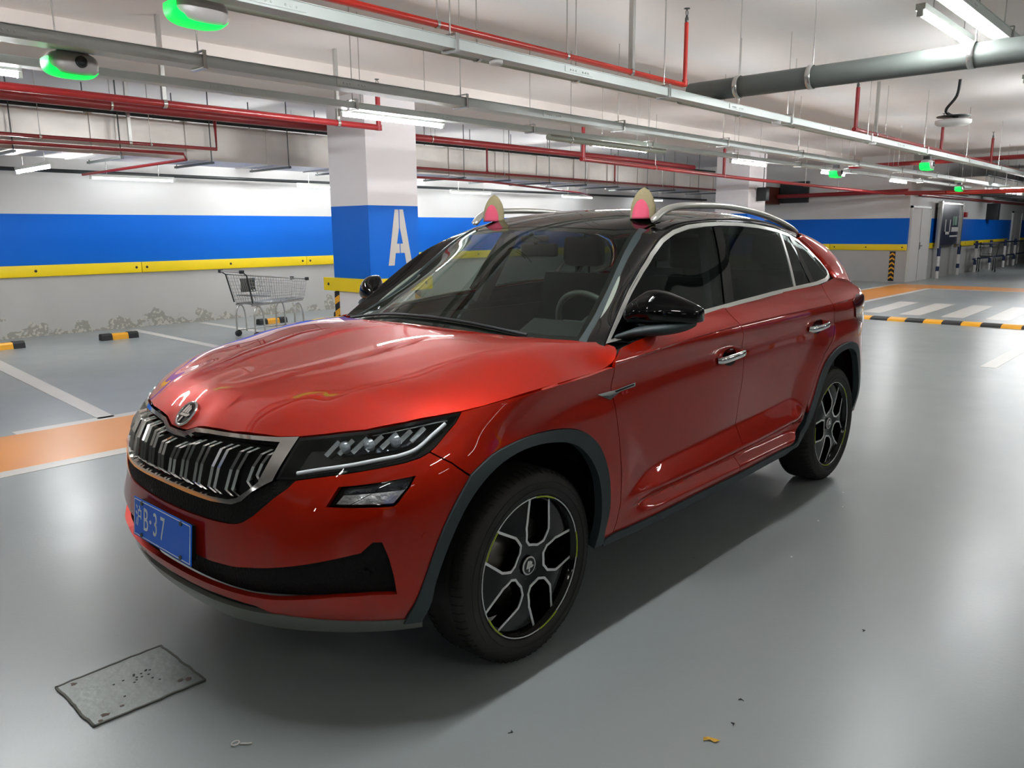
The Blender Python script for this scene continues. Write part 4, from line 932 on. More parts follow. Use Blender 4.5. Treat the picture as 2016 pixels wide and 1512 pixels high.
def hexbump(m_):
    m = m_.copy(); N, L = m.node_tree.nodes, m.node_tree.links; b = N['Principled BSDF']; tc = N.new('ShaderNodeTexCoord'); v = N.new('ShaderNodeTexVoronoi'); v.inputs['Scale'].default_value = 60
    v.feature = 'DISTANCE_TO_EDGE'; L.new(tc.outputs['Object'], v.inputs['Vector']); bp = N.new('ShaderNodeBump'); bp.inputs['Strength'].default_value = .35; bp.inputs['Distance'].default_value = .01; L.new(v.outputs[0], bp.inputs['Height']); L.new(bp.outputs[0], b.inputs['Normal']); return m
M['honey'] = hexbump(M['meshblk'])
g_ = panel('lower_intake_grille', F_belt, [(u*1.005, z+(.004 if z > .5 else -.004)) for u, z in intake], M['honey'], off=-.022, inset=0, depth=0)
for s in (1, -1):
    for u, z in ((.86, .515),):
        mb = MB(); p, n = F_belt(s*u, z, -.02); mb.tube([p[0], p[0]+n[0]*.012], .011, 14); mb.build('parking_sensor', M['meshblk'], g_)
for s in (1, -1):
    mb = MB(); u, z = bu(.50, .62), .62; p, n = F_belt(s*u, z, 0); mb.tube([p[0], p[0]+n[0]*.003], .011, 14); mb.build('parking_sensor', M['paint'], bumper)
lg = mesh_low+[(.560, .790), (.527, .777), (.461, .741), (.42, .708), (.38, .692), (.287, .686), (.166, .687), (0, .690)]
lowg = panel('lower_grille_surround', F_belt, sym(lg), M['honey'], off=-.006, inset=0, depth=.03)
skid_t = [(0, .335), (.27, .341), (.45, .346), (.56, .354), (.75, .354), (.90, .351), (1.03, .345)]
skid_b = [(1.03, .300), (.90, .297), (.735, .294), (.559, .288), (.432, .283), (.268, .274), (0, .266)]
panel('bumper_slot', F_belt, sym([(0, .370), (.33, .374), (.46, .372), (.56, .352), (.56, .335), (.45, .332), (0, .325)]), M['meshblk'], off=-.012, inset=0, depth=.01)
panel('skid_plate', F_belt, sym(skid_t+skid_b), M['skid'], off=.004, inset=0, depth=.05, h=.015)
# ------------------------------------------------------------------ grille
fo = [(0, .868), (.055, .869), (.115, .889), (.19, .893), (.294, .895), (.38, .896), (.476, .898), (.559, .903), (.543, .840), (.529, .779), (.503, .766), (.461, .741), (.425, .708), (.385, .692), (.287, .686), (.166, .687), (0, .690)]
fi = [(0, .849), (.062, .851), (.118, .874), (.20, .880), (.305, .882), (.39, .883), (.492, .884), (.482, .810), (.474, .772), (.440, .743), (.402, .716), (.365, .706), (.285, .703), (.165, .704), (0, .707)]
def ridge(u, z): return .006+0*u
grille = panel('grille_frame', F_belt, sym(fo), M['chrome'], holes=[sym(fi)], h=.012, depth=.035, off=.006, inset=.001, label='chrome grille surround with vertical double slats')
panel('grille_backing', F_belt, [(u*1.02, z+(.006 if z > .8 else -.006)) for u, z in sym(fi)], M['meshblk'], parent=grille, off=-.045, inset=0, depth=0)
def slat(u):
    zt = float(np.interp(abs(u), [0, .062, .118, .20, .39, .49], [.846, .848, .870, .876, .879, .879])); zb = float(np.interp(abs(u), [0, .285, .37, .402, .44, .474], [.712, .708, .712, .722, .750, .776]))
    s = 1 if u >= 0 else -1; lean = .010*s
    Z = [(zb, -.026, 0), (zb+.022, .004, 0), (zb+(zt-zb)*.5, .007, .4), (zt-.030, .002, 1), (zt-.006, -.030, 1.4)]
    P = [F_belt(u+lean*k, z, o)[0][0] for z, o, k in Z]
    mb = MB(); t = belt(abs(u)+.001, .8)[0]-belt(abs(u)-.001, .8)[0]; t[1] *= s; t *= s; t /= np.linalg.norm(t)
    n = F_belt(u, .8, 0)[1][0]; vs = []; fs = []
    for p in P:
        for a, b in ((-.0058, -.020), (.0058, -.020), (.0058, .002), (0, .0085), (-.0058, .002)): vs.append(p+t*a+n*b)
    for i in range(len(P)-1):
        for k in range(5): fs.append((i*5+k, i*5+(k+1) % 5, i*5+5+(k+1) % 5, i*5+5+k))
    fs += [(4, 3, 2, 1, 0), tuple(range((len(P)-1)*5, len(P)*5))]
    mb.add(vs, fs); mb.build('grille_slat', M['chrome'], grille)
for k in range(6):
    for s in (1, -1):
        c = .041+.0815*k; slat(s*(c-.014)); slat(s*(c+.014))
# ------------------------------------------------------------------ bonnet
hood_half = [(.823, 0), (.820, .057), (.805, .115), (.796, .19), (.776, .295), (.751, .381), (.716, .467), (.679, .531), (.633, .595), (.554, .696), (.461, .779), (.383, .832), (.309, .872), (.235, .900), (.145, .920), (.03, .930), (-.088, .935), (-.264, .935), (-.404, .931), (-.424, .931), (-.446, .928), (-.472, .917), (-.497, .899), (-.513, .878), (-.515, .84), (-.50, .80), (-.455, .775), (-.376, .700), (-.301, .560), (-.265, .418), (-.247, .238), (-.243, 0)]
def hood_relief(x, y):
    y = np.abs(y); t = smooth(.84, .70, x)*smooth(-.25, .0, x)
    yr = np.interp(x, [-.25, .3, .5, .67, .80], [.30, .250, .190, .160, .13]); q_ = smooth(yr+.030, yr-.008, y); r = .011*q_*t-.004*smooth(yr, 0, y)*t
    yo = np.interp(x, [-.5, .0, .5], [.76, .70, .55]); r += .006*np.exp(-((y-yo)/.05)**2)*smooth(.6, .3, x)
    return r
bonnet = panel('bonnet', F_hood, hood_half+[(x, -y) for x, y in hood_half[::-1] if y > 0], M['paint'], h=.018, depth=.012, offfn=hood_relief)
# badge on the nose of the bonnet
bp_, bn_ = F_hood(.785, 0.0, .004); bp_, bn_ = bp_[0], bn_[0]; bup = np.array([0, 0, 1.])-bn_*bn_[2]; bup /= np.linalg.norm(bup); brt = np.cross(bup, bn_)
MW = np.array([brt, bup, bn_]).T
def badge_part(name, polys, m, t, parent):
    mb = MB()
    for pl in polys: mb.prism(pl, bp_, brt, bup, bn_*t)
    return mb.build(name, m, parent)
ring = MB(); R_ = .046; ring.tube([bp_+brt*R_*math.cos(g)+bup*R_*math.sin(g) for g in np.linspace(0, 2*math.pi, 41)[:-1]], .0055, 8, closed=True); emb = ring.build('round_badge', M['chrome'], bonnet)
badge_part('badge_disc', [[(R_*math.cos(g), R_*math.sin(g)) for g in np.linspace(0, 2*math.pi, 33)[:-1]]], M['gloss'], .002, emb)
def wing(sc, ox=0, oy=0):
    W = [[(-.030, -.012), (.022, -.012), (.034, -.004), (.022, .004), (.022, -.002), (-.026, -.002)], [(-.026, .000), (-.012, .000), (-.004, .030), (-.012, .034), (-.020, .020)], [(-.008, .000), (.004, .000), (.010, .028), (.002, .033), (-.004, .022)], [(.008, .000), (.018, .000), (.020, .020), (.014, .026), (.009, .016)], [(-.012, -.036), (-.002, -.036), (.002, -.014), (-.008, -.014)]]
    return [[(ox+x*sc, oy+y*sc) for x, y in p] for p in W]
badge_part('winged_arrow', wing(1.0), M['chrome'], .006, emb)
# ------------------------------------------------------------------ fenders, doors, quarter panels
hood_side = [(1.108, .971), (1.22, .983), (1.341, .992), (1.50, 1.000), (1.644, 1.007), (1.82, 1.014), (1.95, 1.026)]
fender = hood_side[:-1]+side([(-.404, 1.026)])+side(door_front)[2:]+side(arch_f_out)+seam[::-1][1:]+hl_right[1:-1]
both('front_fender', F_belt, fender, M['paint'], h=.014, depth=.015, extra=ROWS)
dt1 = [(-.505, 1.088), (-.60, 1.100), (-.70, 1.110), (-.95, 1.131), (-1.24, 1.156), (-1.42, 1.168)]
dt2 = [(-1.42, 1.168), (-1.548, 1.176), (-1.75, 1.188), (-1.95, 1.197), (-2.25, 1.207), (-2.56, 1.214)]
fd = dt1+door_mid[1:]+[(-1.2, .350), (-.8, .349), (-.455, .345)]+door_front[::-1][1:-1]
rd = dt2+door_rear[1:]+[(-2.230, .470), (-2.165, .40), (-2.10, .368), (-1.8, .36), (-1.495, .352)]+door_mid[::-1][1:-1]
FD = both('front_door', F_belt, side(fd), M['paint'], h=.0125, depth=.015, extra=ROWS)
RD = both('rear_door', F_belt, side(rd), M['paint'], h=.0125, depth=.015, extra=ROWS)
for D_, o_ in ((FD, fd), (RD, rd)):
    for k_ in (0, 1): panel('door_lining', F_belt, side(o_), M['interior'], parent=D_[k_], h=.05, depth=0, off=-.035, inset=-.004, mirror=bool(k_))
qp = side([(-2.56, 1.214), (-2.70, 1.230), (-2.80, 1.240), (-2.90, 1.232), (-3.05, 1.205), (-3.2, 1.165), (-3.33, 1.125)])+[(UE-1.15, 1.09), (UE-.6, 1.09), (UE, 1.09), (UE, .335), (UE-.9, .335)]+side([p_ for p_ in arch_r_out[::-1] if p_[0] < -2.29 or p_[1] > .6])+side([(-2.29, .57)]+door_rear[::-1][1:-1])
both('quarter_panel', F_belt, qp, M['paint'], h=.016, depth=.015, extra=ROWS)
# tail lamp standing slightly proud of the corner
both('tail_lamp', F_belt, side([(-2.93, 1.095), (-3.05, 1.125), (-3.22, 1.115), (-3.32, 1.06), (-3.34, .96), (-3.25, .93), (-3.12, .95), (-3.0, .99)]), M['tail'], h=.02, depth=.006, off=.008)
# ------------------------------------------------------------------ dark cladding: arches and sills
af = side(arch_f_low[::-1][:-1])+side(arch_f_out[::-1])+side(arch_f_in[::-1])
af = side(arch_f_low[::-1][:-1])+side(arch_f_out[::-1])+side(arch_f_in[::-1])
both('front_arch_trim', F_belt, af, M['clad'], h=.014, depth=.035, off=.010, inset=.0)
ar = side(arch_r_out)+side(arch_r_in)
both('rear_arch_trim', F_belt, ar, M['clad'], h=.014, depth=.035, off=.010, inset=.0)
sill = side([(-.40, .342), (-.455, .348), (-.9, .352), (-1.5, .355), (-1.95, .364), (-2.11, .366), (-2.18, .395), (-2.20, .36), (-2.05, .325), (-1.5, .315), (-.9, .315), (-.40, .312)])
both('sill_trim', F_belt, sill, M['clad'], h=.014, depth=.10, off=.008, inset=0)
# ------------------------------------------------------------------ glasshouse: side
W = [(-.505, 1.094), (-.631, 1.192), (-.75, 1.282), (-.871, 1.364), (-.985, 1.430), (-1.116, 1.486), (-1.24, 1.524), (-1.372, 1.547), (-1.52, 1.558), (-1.666, 1.562), (-1.86, 1.560), (-2.082, 1.549), (-2.33, 1.526), (-2.50, 1.500), (-2.63, 1.462), (-2.73, 1.405), (-2.80, 1.335), (-2.828, 1.275), (-2.79, 1.238), (-2.70, 1.222), (-2.549, 1.209), (-2.25, 1.200), (-1.95, 1.190), (-1.548, 1.168), (-1.24, 1.150), (-.95, 1.126), (-.702, 1.104)]
Wi = inset_poly(W, .018)
Wo = [tuple(p) for p in W]
def clipx(poly, line, keep):
    """cut a polygon in the (x,z) chart by the line through two points; keep=+1 keeps the front side (larger x)"""
    (xa, za), (xb, zb) = line; out = []
    f = lambda p: keep*((p[0]-xa)-(xb-xa)*(p[1]-za)/(zb-za))
    for i in range(len(poly)):
        p, q = np.array(poly[i], float), np.array(poly[(i+1) % len(poly)], float); fp, fq = f(p), f(q)
        if fp >= 0: out.append(tuple(p))
        if (fp >= 0) != (fq >= 0): t = fp/(fp-fq); out.append(tuple(p+(q-p)*t))
    return out
Lq = lambda x, z: (x, z)
l1 = ((-1.60, 1.56), (-1.42, 1.155)); l2 = ((-1.675, 1.56), (-1.515, 1.16))      # door pillar
l3 = ((-2.37, 1.52), (-2.215, 1.20)); l4 = ((-2.395, 1.52), (-2.24, 1.20))         # fixed light divider
l5 = ((-2.50, 1.50), (-2.45, 1.21)); l6 = ((-2.56, 1.50), (-2.505, 1.21))            # rear pillar
both('window_trim', F_glass, Wo, M['satin'], holes=[Wi], h=.02, depth=.012, off=.004, inset=0)
wi = [tuple(p) for p in Wi]
both('side_window', F_glass, clipx(wi, l1, 1), M['glass_f'], h=.04, depth=0, off=.002, inset=0)
rw = clipx(clipx(wi, l2, -1), l3, 1); both('side_window', F_glass, rw, M['glass_r'], h=.04, depth=0, off=.002, inset=0)
both('side_window', F_glass, clipx(clipx(wi, l4, -1), l5, 1), M['glass_r'], h=.04, depth=0, off=.002, inset=0)
both('quarter_window', F_glass, clipx(wi, l6, -1), M['glass_r'], h=.04, depth=0, off=.002, inset=0)
both('door_pillar', F_glass, clipx(clipx(wi, l1, -1), l2, 1), M['gloss'], h=.03, depth=.02, off=.007, inset=.002)
both('window_divider', F_glass, clipx(clipx(wi, l3, -1), l4, 1), M['satin'], h=.03, depth=.012, off=.006, inset=0)
both('rear_pillar_trim', F_glass, clipx(clipx(wi, l5, -1), l6, 1), M['gloss'], h=.03, depth=.012, off=.006, inset=.0)
sail = clipx(wi, ((-.70, 1.23), (-.72, 1.09)), 1); both('mirror_sail', F_glass, sail, M['gloss'], h=.03, depth=.01, off=.005, inset=0)
# ------------------------------------------------------------------ glasshouse: pillars and cant rail (loft between window line and roof edge)
edgeW = [(-.49, 1.082), (-.505, 1.098), (-.631, 1.196), (-.75, 1.286), (-.871, 1.368), (-.985, 1.434), (-1.116, 1.490), (-1.24, 1.528), (-1.372, 1.551), (-1.666, 1.566), (-1.86, 1.564), (-2.082, 1.553), (-2.33, 1.530), (-2.50, 1.504), (-2.64, 1.468)]
edgeR = [(-.455, .775), (-.475, .752), (-.60, .712), (-.715, .678), (-.84, .645), (-.96, .613), (-1.08, .583), (-1.17, .562), (-1.36, .585), (-1.65, .605), (-1.86, .61), (-2.08, .61), (-2.33, .605), (-2.55, .60), (-2.78, .585)]
A3 = np.array([F_glass(x, z, .001)[0][0] for x, z in edgeW]); B3 = np.array([F_top(x, y, .002)[0][0] for x, y in edgeR])
A3 = np.array(crom(A3, 4)); B3 = np.array(crom(B3, 4))
def loft(name, A, B, m, mirror, nseg=8, bulge=.35, parent=None, ctrl=None):
    vs = []; fs = []; n = len(A)
    for i in range(n):
        a, b = A[i], B[i]; c = np.array([(a[0]+b[0])/2, a[1]*(1-.15)+b[1]*.15, b[2]*(.85)+a[2]*.15]) if ctrl is None else ctrl(a, b)
        mid = (a+b)/2; c = mid+(c-mid)*bulge*2
        for k in range(nseg+1): t = k/nseg; vs.append((1-t)**2*a+2*t*(1-t)*c+t*t*b)
    for i in range(n-1):
        for k in range(nseg): fs.append((i*(nseg+1)+k, i*(nseg+1)+k+1, (i+1)*(nseg+1)+k+1, (i+1)*(nseg+1)+k))
    if mirror: vs = [p*[1, -1, 1] for p in map(np.array, vs)]; fs = [f[::-1] for f in fs]
    mb = MB(); mb.add(vs, fs, True); o = mb.build(name, m, parent or car); md = o.modifiers.new('thick', 'SOLIDIFY'); md.thickness = .012; md.offset = -1
    return o
for s in (False, True): loft('roof_side_rail', A3, B3, M['gloss'], s)
# rear body-coloured pillar
pa = [(-2.64, 1.468), (-2.735, 1.41), (-2.808, 1.338), (-2.838, 1.275), (-2.80, 1.24)]
pa3 = np.array(crom([F_glass(x, z, .004)[0][0] for x, z in pa[:4]]+[F_belt(bu(-2.80, 1.24), 1.24, 0)[0][0]], 5))
pb3 = np.array(crom([(-2.80, .600, 1.500), (-3.02, .60, 1.465), (-3.17, .645, 1.40), (-3.27, .715, 1.285), (-3.335, .785, 1.12)], 5))
for s in (False, True): loft('rear_pillar', pa3, pb3, M['paint'], s, ctrl=lambda a, b: np.array([a[0]*.35+b[0]*.65, max(a[1], b[1])+.015, a[2]*.5+b[2]*.5+.02]), bulge=.5)
# ------------------------------------------------------------------ windscreen, roof, tailgate glass
ws = [(-.247, 0), (-.255, .25), (-.30, .45), (-.375, .62), (-.455, .742), (-.60, .702), (-.715, .668), (-.84, .635), (-.96, .603), (-1.08, .573), (-1.165, .553), (-1.10, .45), (-1.066, .308), (-1.045, .15), (-1.040, 0)]
wsf = ws+[(x, -y) for x, y in ws[::-1] if y > 0]
panel('windscreen', F_top, wsf, M['glass_ws'], h=.03, depth=0, inset=0, off=.001)
wsi = inset_poly(wsf, .03); wsi = [(x+(-.03 if x > -.5 else 0), y) for x, y in wsi]
panel('windscreen_border', F_top, wsf, M['meshblk'], holes=[wsi], h=.03, depth=.004, inset=0, off=-.003)
strip = [(-.455, .742), (-.60, .702), (-.715, .668), (-.84, .635), (-.96, .603), (-1.08, .573), (-1.165, .553)]
both('windscreen_edge_trim', F_top, [(x, y-.006) for x, y in strip]+[(x-.006, y+.034) for x, y in strip[::-1]], M['clad'], h=.02, depth=.01, inset=0, off=.006)
rf = [(-1.047, 0), (-1.052, .15), (-1.073, .308), (-1.107, .45), (-1.172, .562), (-1.36, .585), (-1.65, .605), (-1.86, .61), (-2.08, .61), (-2.33, .605), (-2.55, .60), (-2.78, .585), (-3.02, .585), (-3.08, .40), (-3.10, 0)]
roof = panel('roof_panel', F_top, rf+[(x, -y) for x, y in rf[::-1] if y > 0], M['gloss'], h=.03, depth=.02, inset=.001)
hl = [(-1.10, 0), (-1.12, .3), (-1.20, .54), (-1.9, .58), (-2.6, .57), (-3.0, .55), (-3.02, 0)]
panel('headliner', F_top, hl+[(x, -y) for x, y in hl[::-1] if y > 0], M['headliner'], h=.06, depth=0, inset=0, off=-.035)
tg = [(-3.10, 0), (-3.085, .40), (-3.04, .585), (-3.16, .635), (-3.30, .70), (-3.46, .74), (-3.56, .5), (-3.6, 0)]
panel('tailgate_window', F_top, tg+[(x, -y) for x, y in tg[::-1] if y > 0], M['glass_r'], h=.04, depth=.01, inset=0, off=-.01)
for s in (1, -1):
    mb = MB(); mb.rect([F_belt(bu(x, z), z, -.040)[0][0]*[1, s, 1] for x, z in [(-.60, 1.082), (-.95, 1.108), (-1.42, 1.143), (-1.95, 1.170), (-2.56, 1.186), (-2.70, 1.195)]], .008, .034); mb.build('window_seal', M['meshblk'], car)
    o_ = loft('rear_pillar_lining', pa3*[1, 1, 1]-[0, .03, 0], pb3-[-.02, .03, .02], M['interior'], s < 0, ctrl=lambda a, b: np.array([a[0]*.35+b[0]*.65, max(a[1], b[1])-.02, a[2]*.5+b[2]*.5-.01]), bulge=.5)
# ------------------------------------------------------------------ roof rails
for s in (1, -1):
    P = crom([(-1.215, s*.585, 1.566), (-1.285, s*.600, 1.612), (-1.391, s*.612, 1.636), (-1.638, s*.615, 1.645), (-1.922, s*.615, 1.640), (-2.245, s*.612, 1.613), (-2.51, s*.605, 1.575), (-2.706, s*.598, 1.535), (-2.82, s*.59, 1.500)], 5)
    mb = MB(); mb.tube(P, [.008]+[.019]*(len(P)-2)+[.008], 12, flat=(1.15, .85)); mb.build('roof_rail', M['satin'], car)
# ------------------------------------------------------------------ headlamps and fog lamps
hlo = hl_top+hl_right[::-1][1:]+hl_bottom[::-1][1:]+[(.534, .783), (.545, .836), (.552, .878)]
def lampset(mir):
    s = -1 if mir else 1
    T = lambda P: np.array(P)*[1, s, 1]
    lens = panel('headlamp', F_belt, hlo, M['lens'], h=.03, depth=.02, off=.002, inset=.002, mirror=mir, label='clear headlamp with a light strip along its lower edge')
    panel('lamp_housing', F_belt, hlo, M['gloss'], parent=lens, h=.03, depth=0, off=-.045, inset=-.004, mirror=mir)
    bz = inset_poly(hlo, .010); panel('lamp_bezel', F_belt, hlo, M['gloss'], parent=lens, holes=[[tuple(p) for p in bz]], h=.02, depth=.04, off=-.003, inset=.001, mirror=mir)
    drl = crom([(.600, .808), (.675, .823), (.760, .838), (.854, .856), (.930, .868), (.975, .884), (1.012, .918), (1.050, .946)], 5)
    mb = MB(); mb.tube([T(BP(u, z, -.014)) for u, z in drl], .0062, 8); mb.build('daylight_strip', M['plwhite'], lens)
    dr2 = crom([(.80, .925), (.90, .940), (1.0, .953), (1.055, .955)], 4); mb = MB(); mb.tube([T(BP(u, z, -.02)) for u, z in dr2], .004, 6); mb.build('upper_strip', M['reflector'], lens)
    mb = MB()
    for k, (u, z) in enumerate(((.72, .893), (.80, .902), (.88, .912))):
        p, n = F_belt(u, z, -.028); p, n = T(p[0]), T(n[0]); mb.lathe([(.0001, .012), (.014, .008), (.020, 0), (.021, -.012)], p, 'x', 16)
    mb.build('projector', M['lens_solid'], lens)
    mb = MB()
    for k in range(7):
        u = .70+.045*k; a = T(BP(u, .905+.012*k*.5, -.018)); b = T(BP(u-.03, .868+.007*k, -.030)); mb.rect([a, b], .003, .007)
    mb.build('reflector_fin', M['reflector'], lens)
    rb = [(.70, .875), (.78, .880), (.90, .893), (.99, .915), (.98, .940), (.86, .925), (.74, .912)]
    panel('reflector_bowl', F_belt, rb, M['refl_dark'], parent=lens, h=.02, depth=.01, off=-.038, inset=0, mirror=mir)
    fl = panel('fog_lamp', F_belt, fog, M['lens'], h=.03, depth=.01, off=-.006, inset=.003, mirror=mir, label='clear trapezoid fog lamp below the headlamp')
    panel('lamp_housing', F_belt, fog, M['gloss'], parent=fl, h=.02, depth=0, off=-.035, inset=-.003, mirror=mir)
    up = [(.775, .770), (.985, .796), (.972, .768), (.775, .758)]
    panel('upper_reflector', F_belt, up, M['refl_dark'], parent=fl, h=.015, depth=.01, off=-.018, inset=0, mirror=mir)
    lo1 = [(.752, .728), (.775, .756), (.865, .762), (.80, .728)]; lo2 = [(.80, .728), (.865, .762), (.970, .768), (.935, .728)]
    panel('lower_reflector', F_belt, lo1, M['reflector'], parent=fl, h=.015, depth=.01, off=-.014, inset=.001, mirror=mir)
    panel('lower_reflector', F_belt, lo2, M['reflector'], parent=fl, h=.015, depth=.01, off=-.016, inset=.001, mirror=mir)
M['lens_solid'] = mat('projector_glass', 'aab4ba', .05, metal=.6)
M['refl_dark'] = mat('reflector_dark', '3b3f44', .15, metal=.9, var=.4, scale=30, bump=.8, bscale=60)
lampset(False); lampset(True)
# ------------------------------------------------------------------ number plate
pl = MB(); px_ = .912; t_ = .04
PC = np.array([px_, 0, .530]); PU = np.array([-.10, 0, 1.]); PU /= np.linalg.norm(PU); PR = np.array([0, 1., 0]); PN = np.cross(PR, PU)
pl.obox(PC, PR*.22, PU*.070, PN*.0015); plate = pl.build('number_plate', M['plate'], car, label='blue number plate with white characters')
mb = MB()
for a, b in (((-.214, -.064), (.214, -.064)), ((.214, -.064), (.214, .064)), ((.214, .064), (-.214, .064)), ((-.214, .064), (-.214, -.064))):
    p, q = PC+PR*a[0]+PU*a[1]+PN*.0018, PC+PR*b[0]+PU*b[1]+PN*.0018; mb.rect([p, q], .0012, .0012, up=PN)
mb.build('plate_border', M['plwhite'], plate)
for i, (ch, y) in enumerate((('沪', -.178), ('B', -.120), ('·', -.082), ('3', -.045), ('7', .012))):
    c = PC+PR*y+PU*.0+PN*.0022; text_mesh(ch, .118 if i != 0 else .085, .0006, 'plate_character', M['plwhite'], plate, frame_m(c, PR*(.62 if i != 2 else 1), PU, PN))
mb = MB()
for a, b in ((-.15, .058), (-.15, -.058), (.15, .058), (.15, -.058)): c = PC+PR*a+PU*b; mb.tube([c, c+PN*.006], .008, 10)
mb.build('plate_screw', M['dsteel'], plate)
mb = MB(); mb.obox(PC-PN*.014, PR*.2, PU*.06, PN*.012); mb.build('plate_holder', M['meshblk'], plate)
# ------------------------------------------------------------------ door mirrors
def mirror_(s):
    # oval sections from the door outwards
    sec = []
    C0 = [(.80, -.70, 1.17, .02, .02), (.82, -.70, 1.18, .05, .05), (.85, -.735, 1.195, .080, .070), (.89, -.755, 1.206, .098, .086), (.94, -.768, 1.206, .098, .082), (.99, -.790, 1.200, .088, .068), (1.035, -.820, 1.192, .070, .051), (1.06, -.842, 1.186, .052, .038), (1.067, -.848, 1.185, .038, .028)]
    vs = []; n = 24
    C0 = crom(C0, 3)
    for y, x, z, rx, rz in C0:
        for k in range(n):
            g = 2*math.pi*k/n; cx, cz = math.cos(g), math.sin(g)
            ex = math.copysign(abs(cx)**.6, cx)*rx*(1.0 if cx > 0 else .35); ez = math.copysign(abs(cz)**.7, cz)*rz*(1.0 if cz > 0 else .62)
            if cx > 0: ex *= 1-.22*max(0, cz)
            vs.append((x+ex, s*y, z+ez))
    fs = [(i*n+k, i*n+(k+1) % n, (i+1)*n+(k+1) % n, (i+1)*n+k) for i in range(len(C0)-1) for k in range(n)]+[tuple(range(n)), tuple(range((len(C0)-1)*n, len(C0)*n))]
    mb = MB(); mb.add(vs, fs, True); o = mb.build('door_mirror', M['gloss'], car, label='gloss black door mirror')
    mb = MB()   # matt lower shell and arm
    C1 = [(.80, -.64, 1.105, .12, .012), (.84, -.67, 1.112, .11, .018), (.88, -.73, 1.126, .105, .026), (.93, -.76, 1.136, .105, .029), (.98, -.78, 1.143, .095, .027), (1.02, -.81, 1.150, .078, .020), (1.04, -.83, 1.156, .055, .012)]
    vs = []
    for y, x, z, rx, rz in crom(C1, 3):
        for k in range(16):
            g = 2*math.pi*k/16; vs.append((x+math.cos(g)*rx*(1 if math.cos(g) > 0 else .4), s*y, z+math.sin(g)*rz))
    m_ = len(vs)//16; fs = [(i*16+k, i*16+(k+1) % 16, (i+1)*16+(k+1) % 16, (i+1)*16+k) for i in range(m_-1) for k in range(16)]+[tuple(range(16)), tuple(range((m_-1)*16, m_*16))]
    mb.add(vs, fs, True); mb.build('mirror_base', M['clad'], o)
    mb = MB(); mb.add([(x_, s*y_, z_) for x_, y_, z_ in ((-.79, .87, 1.15), (-.862, 1.04, 1.16), (-.862, 1.04, 1.21), (-.83, .98, 1.24), (-.79, .88, 1.25))], [(0, 1, 2, 3, 4)]); mb.build('mirror_glass', M['chrome'], o)
mirror_(1); mirror_(-1)
# ------------------------------------------------------------------ door handles and wing badge
for s, dd in ((1, 0), (-1, 1)):
    for (xa, xb, za, zb, par) in ((-1.27, -1.50, .937, .948, FD[dd]), (-2.29, -2.51, .985, .998, RD[dd])):
        xm = (xa+xb)/2; zm = (za+zb)/2
        cup = [(bu(xm+.070*math.cos(g), zm)+0, zm+.042*math.sin(g)) for g in np.linspace(0, 2*math.pi, 19)[:-1]]
        panel('handle_cup', F_belt, cup, M['gloss'], parent=par, h=.02, depth=.002, off=.0015, inset=0, mirror=(s < 0))
        P = [BP(bu(x, z), z, o_)*[1, s, 1] for x, z, o_ in ((xa, za, .004), (xa-.02, za, .026), (xm, zm, .034), (xb+.02, zb, .028), (xb, zb, .005))]
        mb = MB(); mb.tube(crom(P, 5), .017, 10, flat=(.55, 1.0)); mb.build('door_handle', M['chrome'], par)
    bd = side([(-.345, .928), (-.47, .926), (-.60, .936), (-.60, .920), (-.50, .915), (-.425, .893)])
    b_ = panel('wing_badge', F_belt, bd, M['chrome'], h=.02, depth=.003, off=.005, inset=0, mirror=(s < 0))
    panel('badge_inlay', F_belt, side([(-.46, .9225), (-.59, .9320), (-.59, .9255), (-.47, .916)]), M['gloss'], parent=b_, h=.02, depth=.001, off=.0062, inset=0, mirror=(s < 0))
    for k, x in enumerate((-.505, -.53)):
        panel('badge_letter', F_belt, side([(x, .911), (x-.018, .912), (x-.018, .902), (x, .901)]), M['redbadge'], parent=b_, h=.02, depth=.001, off=.004, inset=0, mirror=(s < 0))
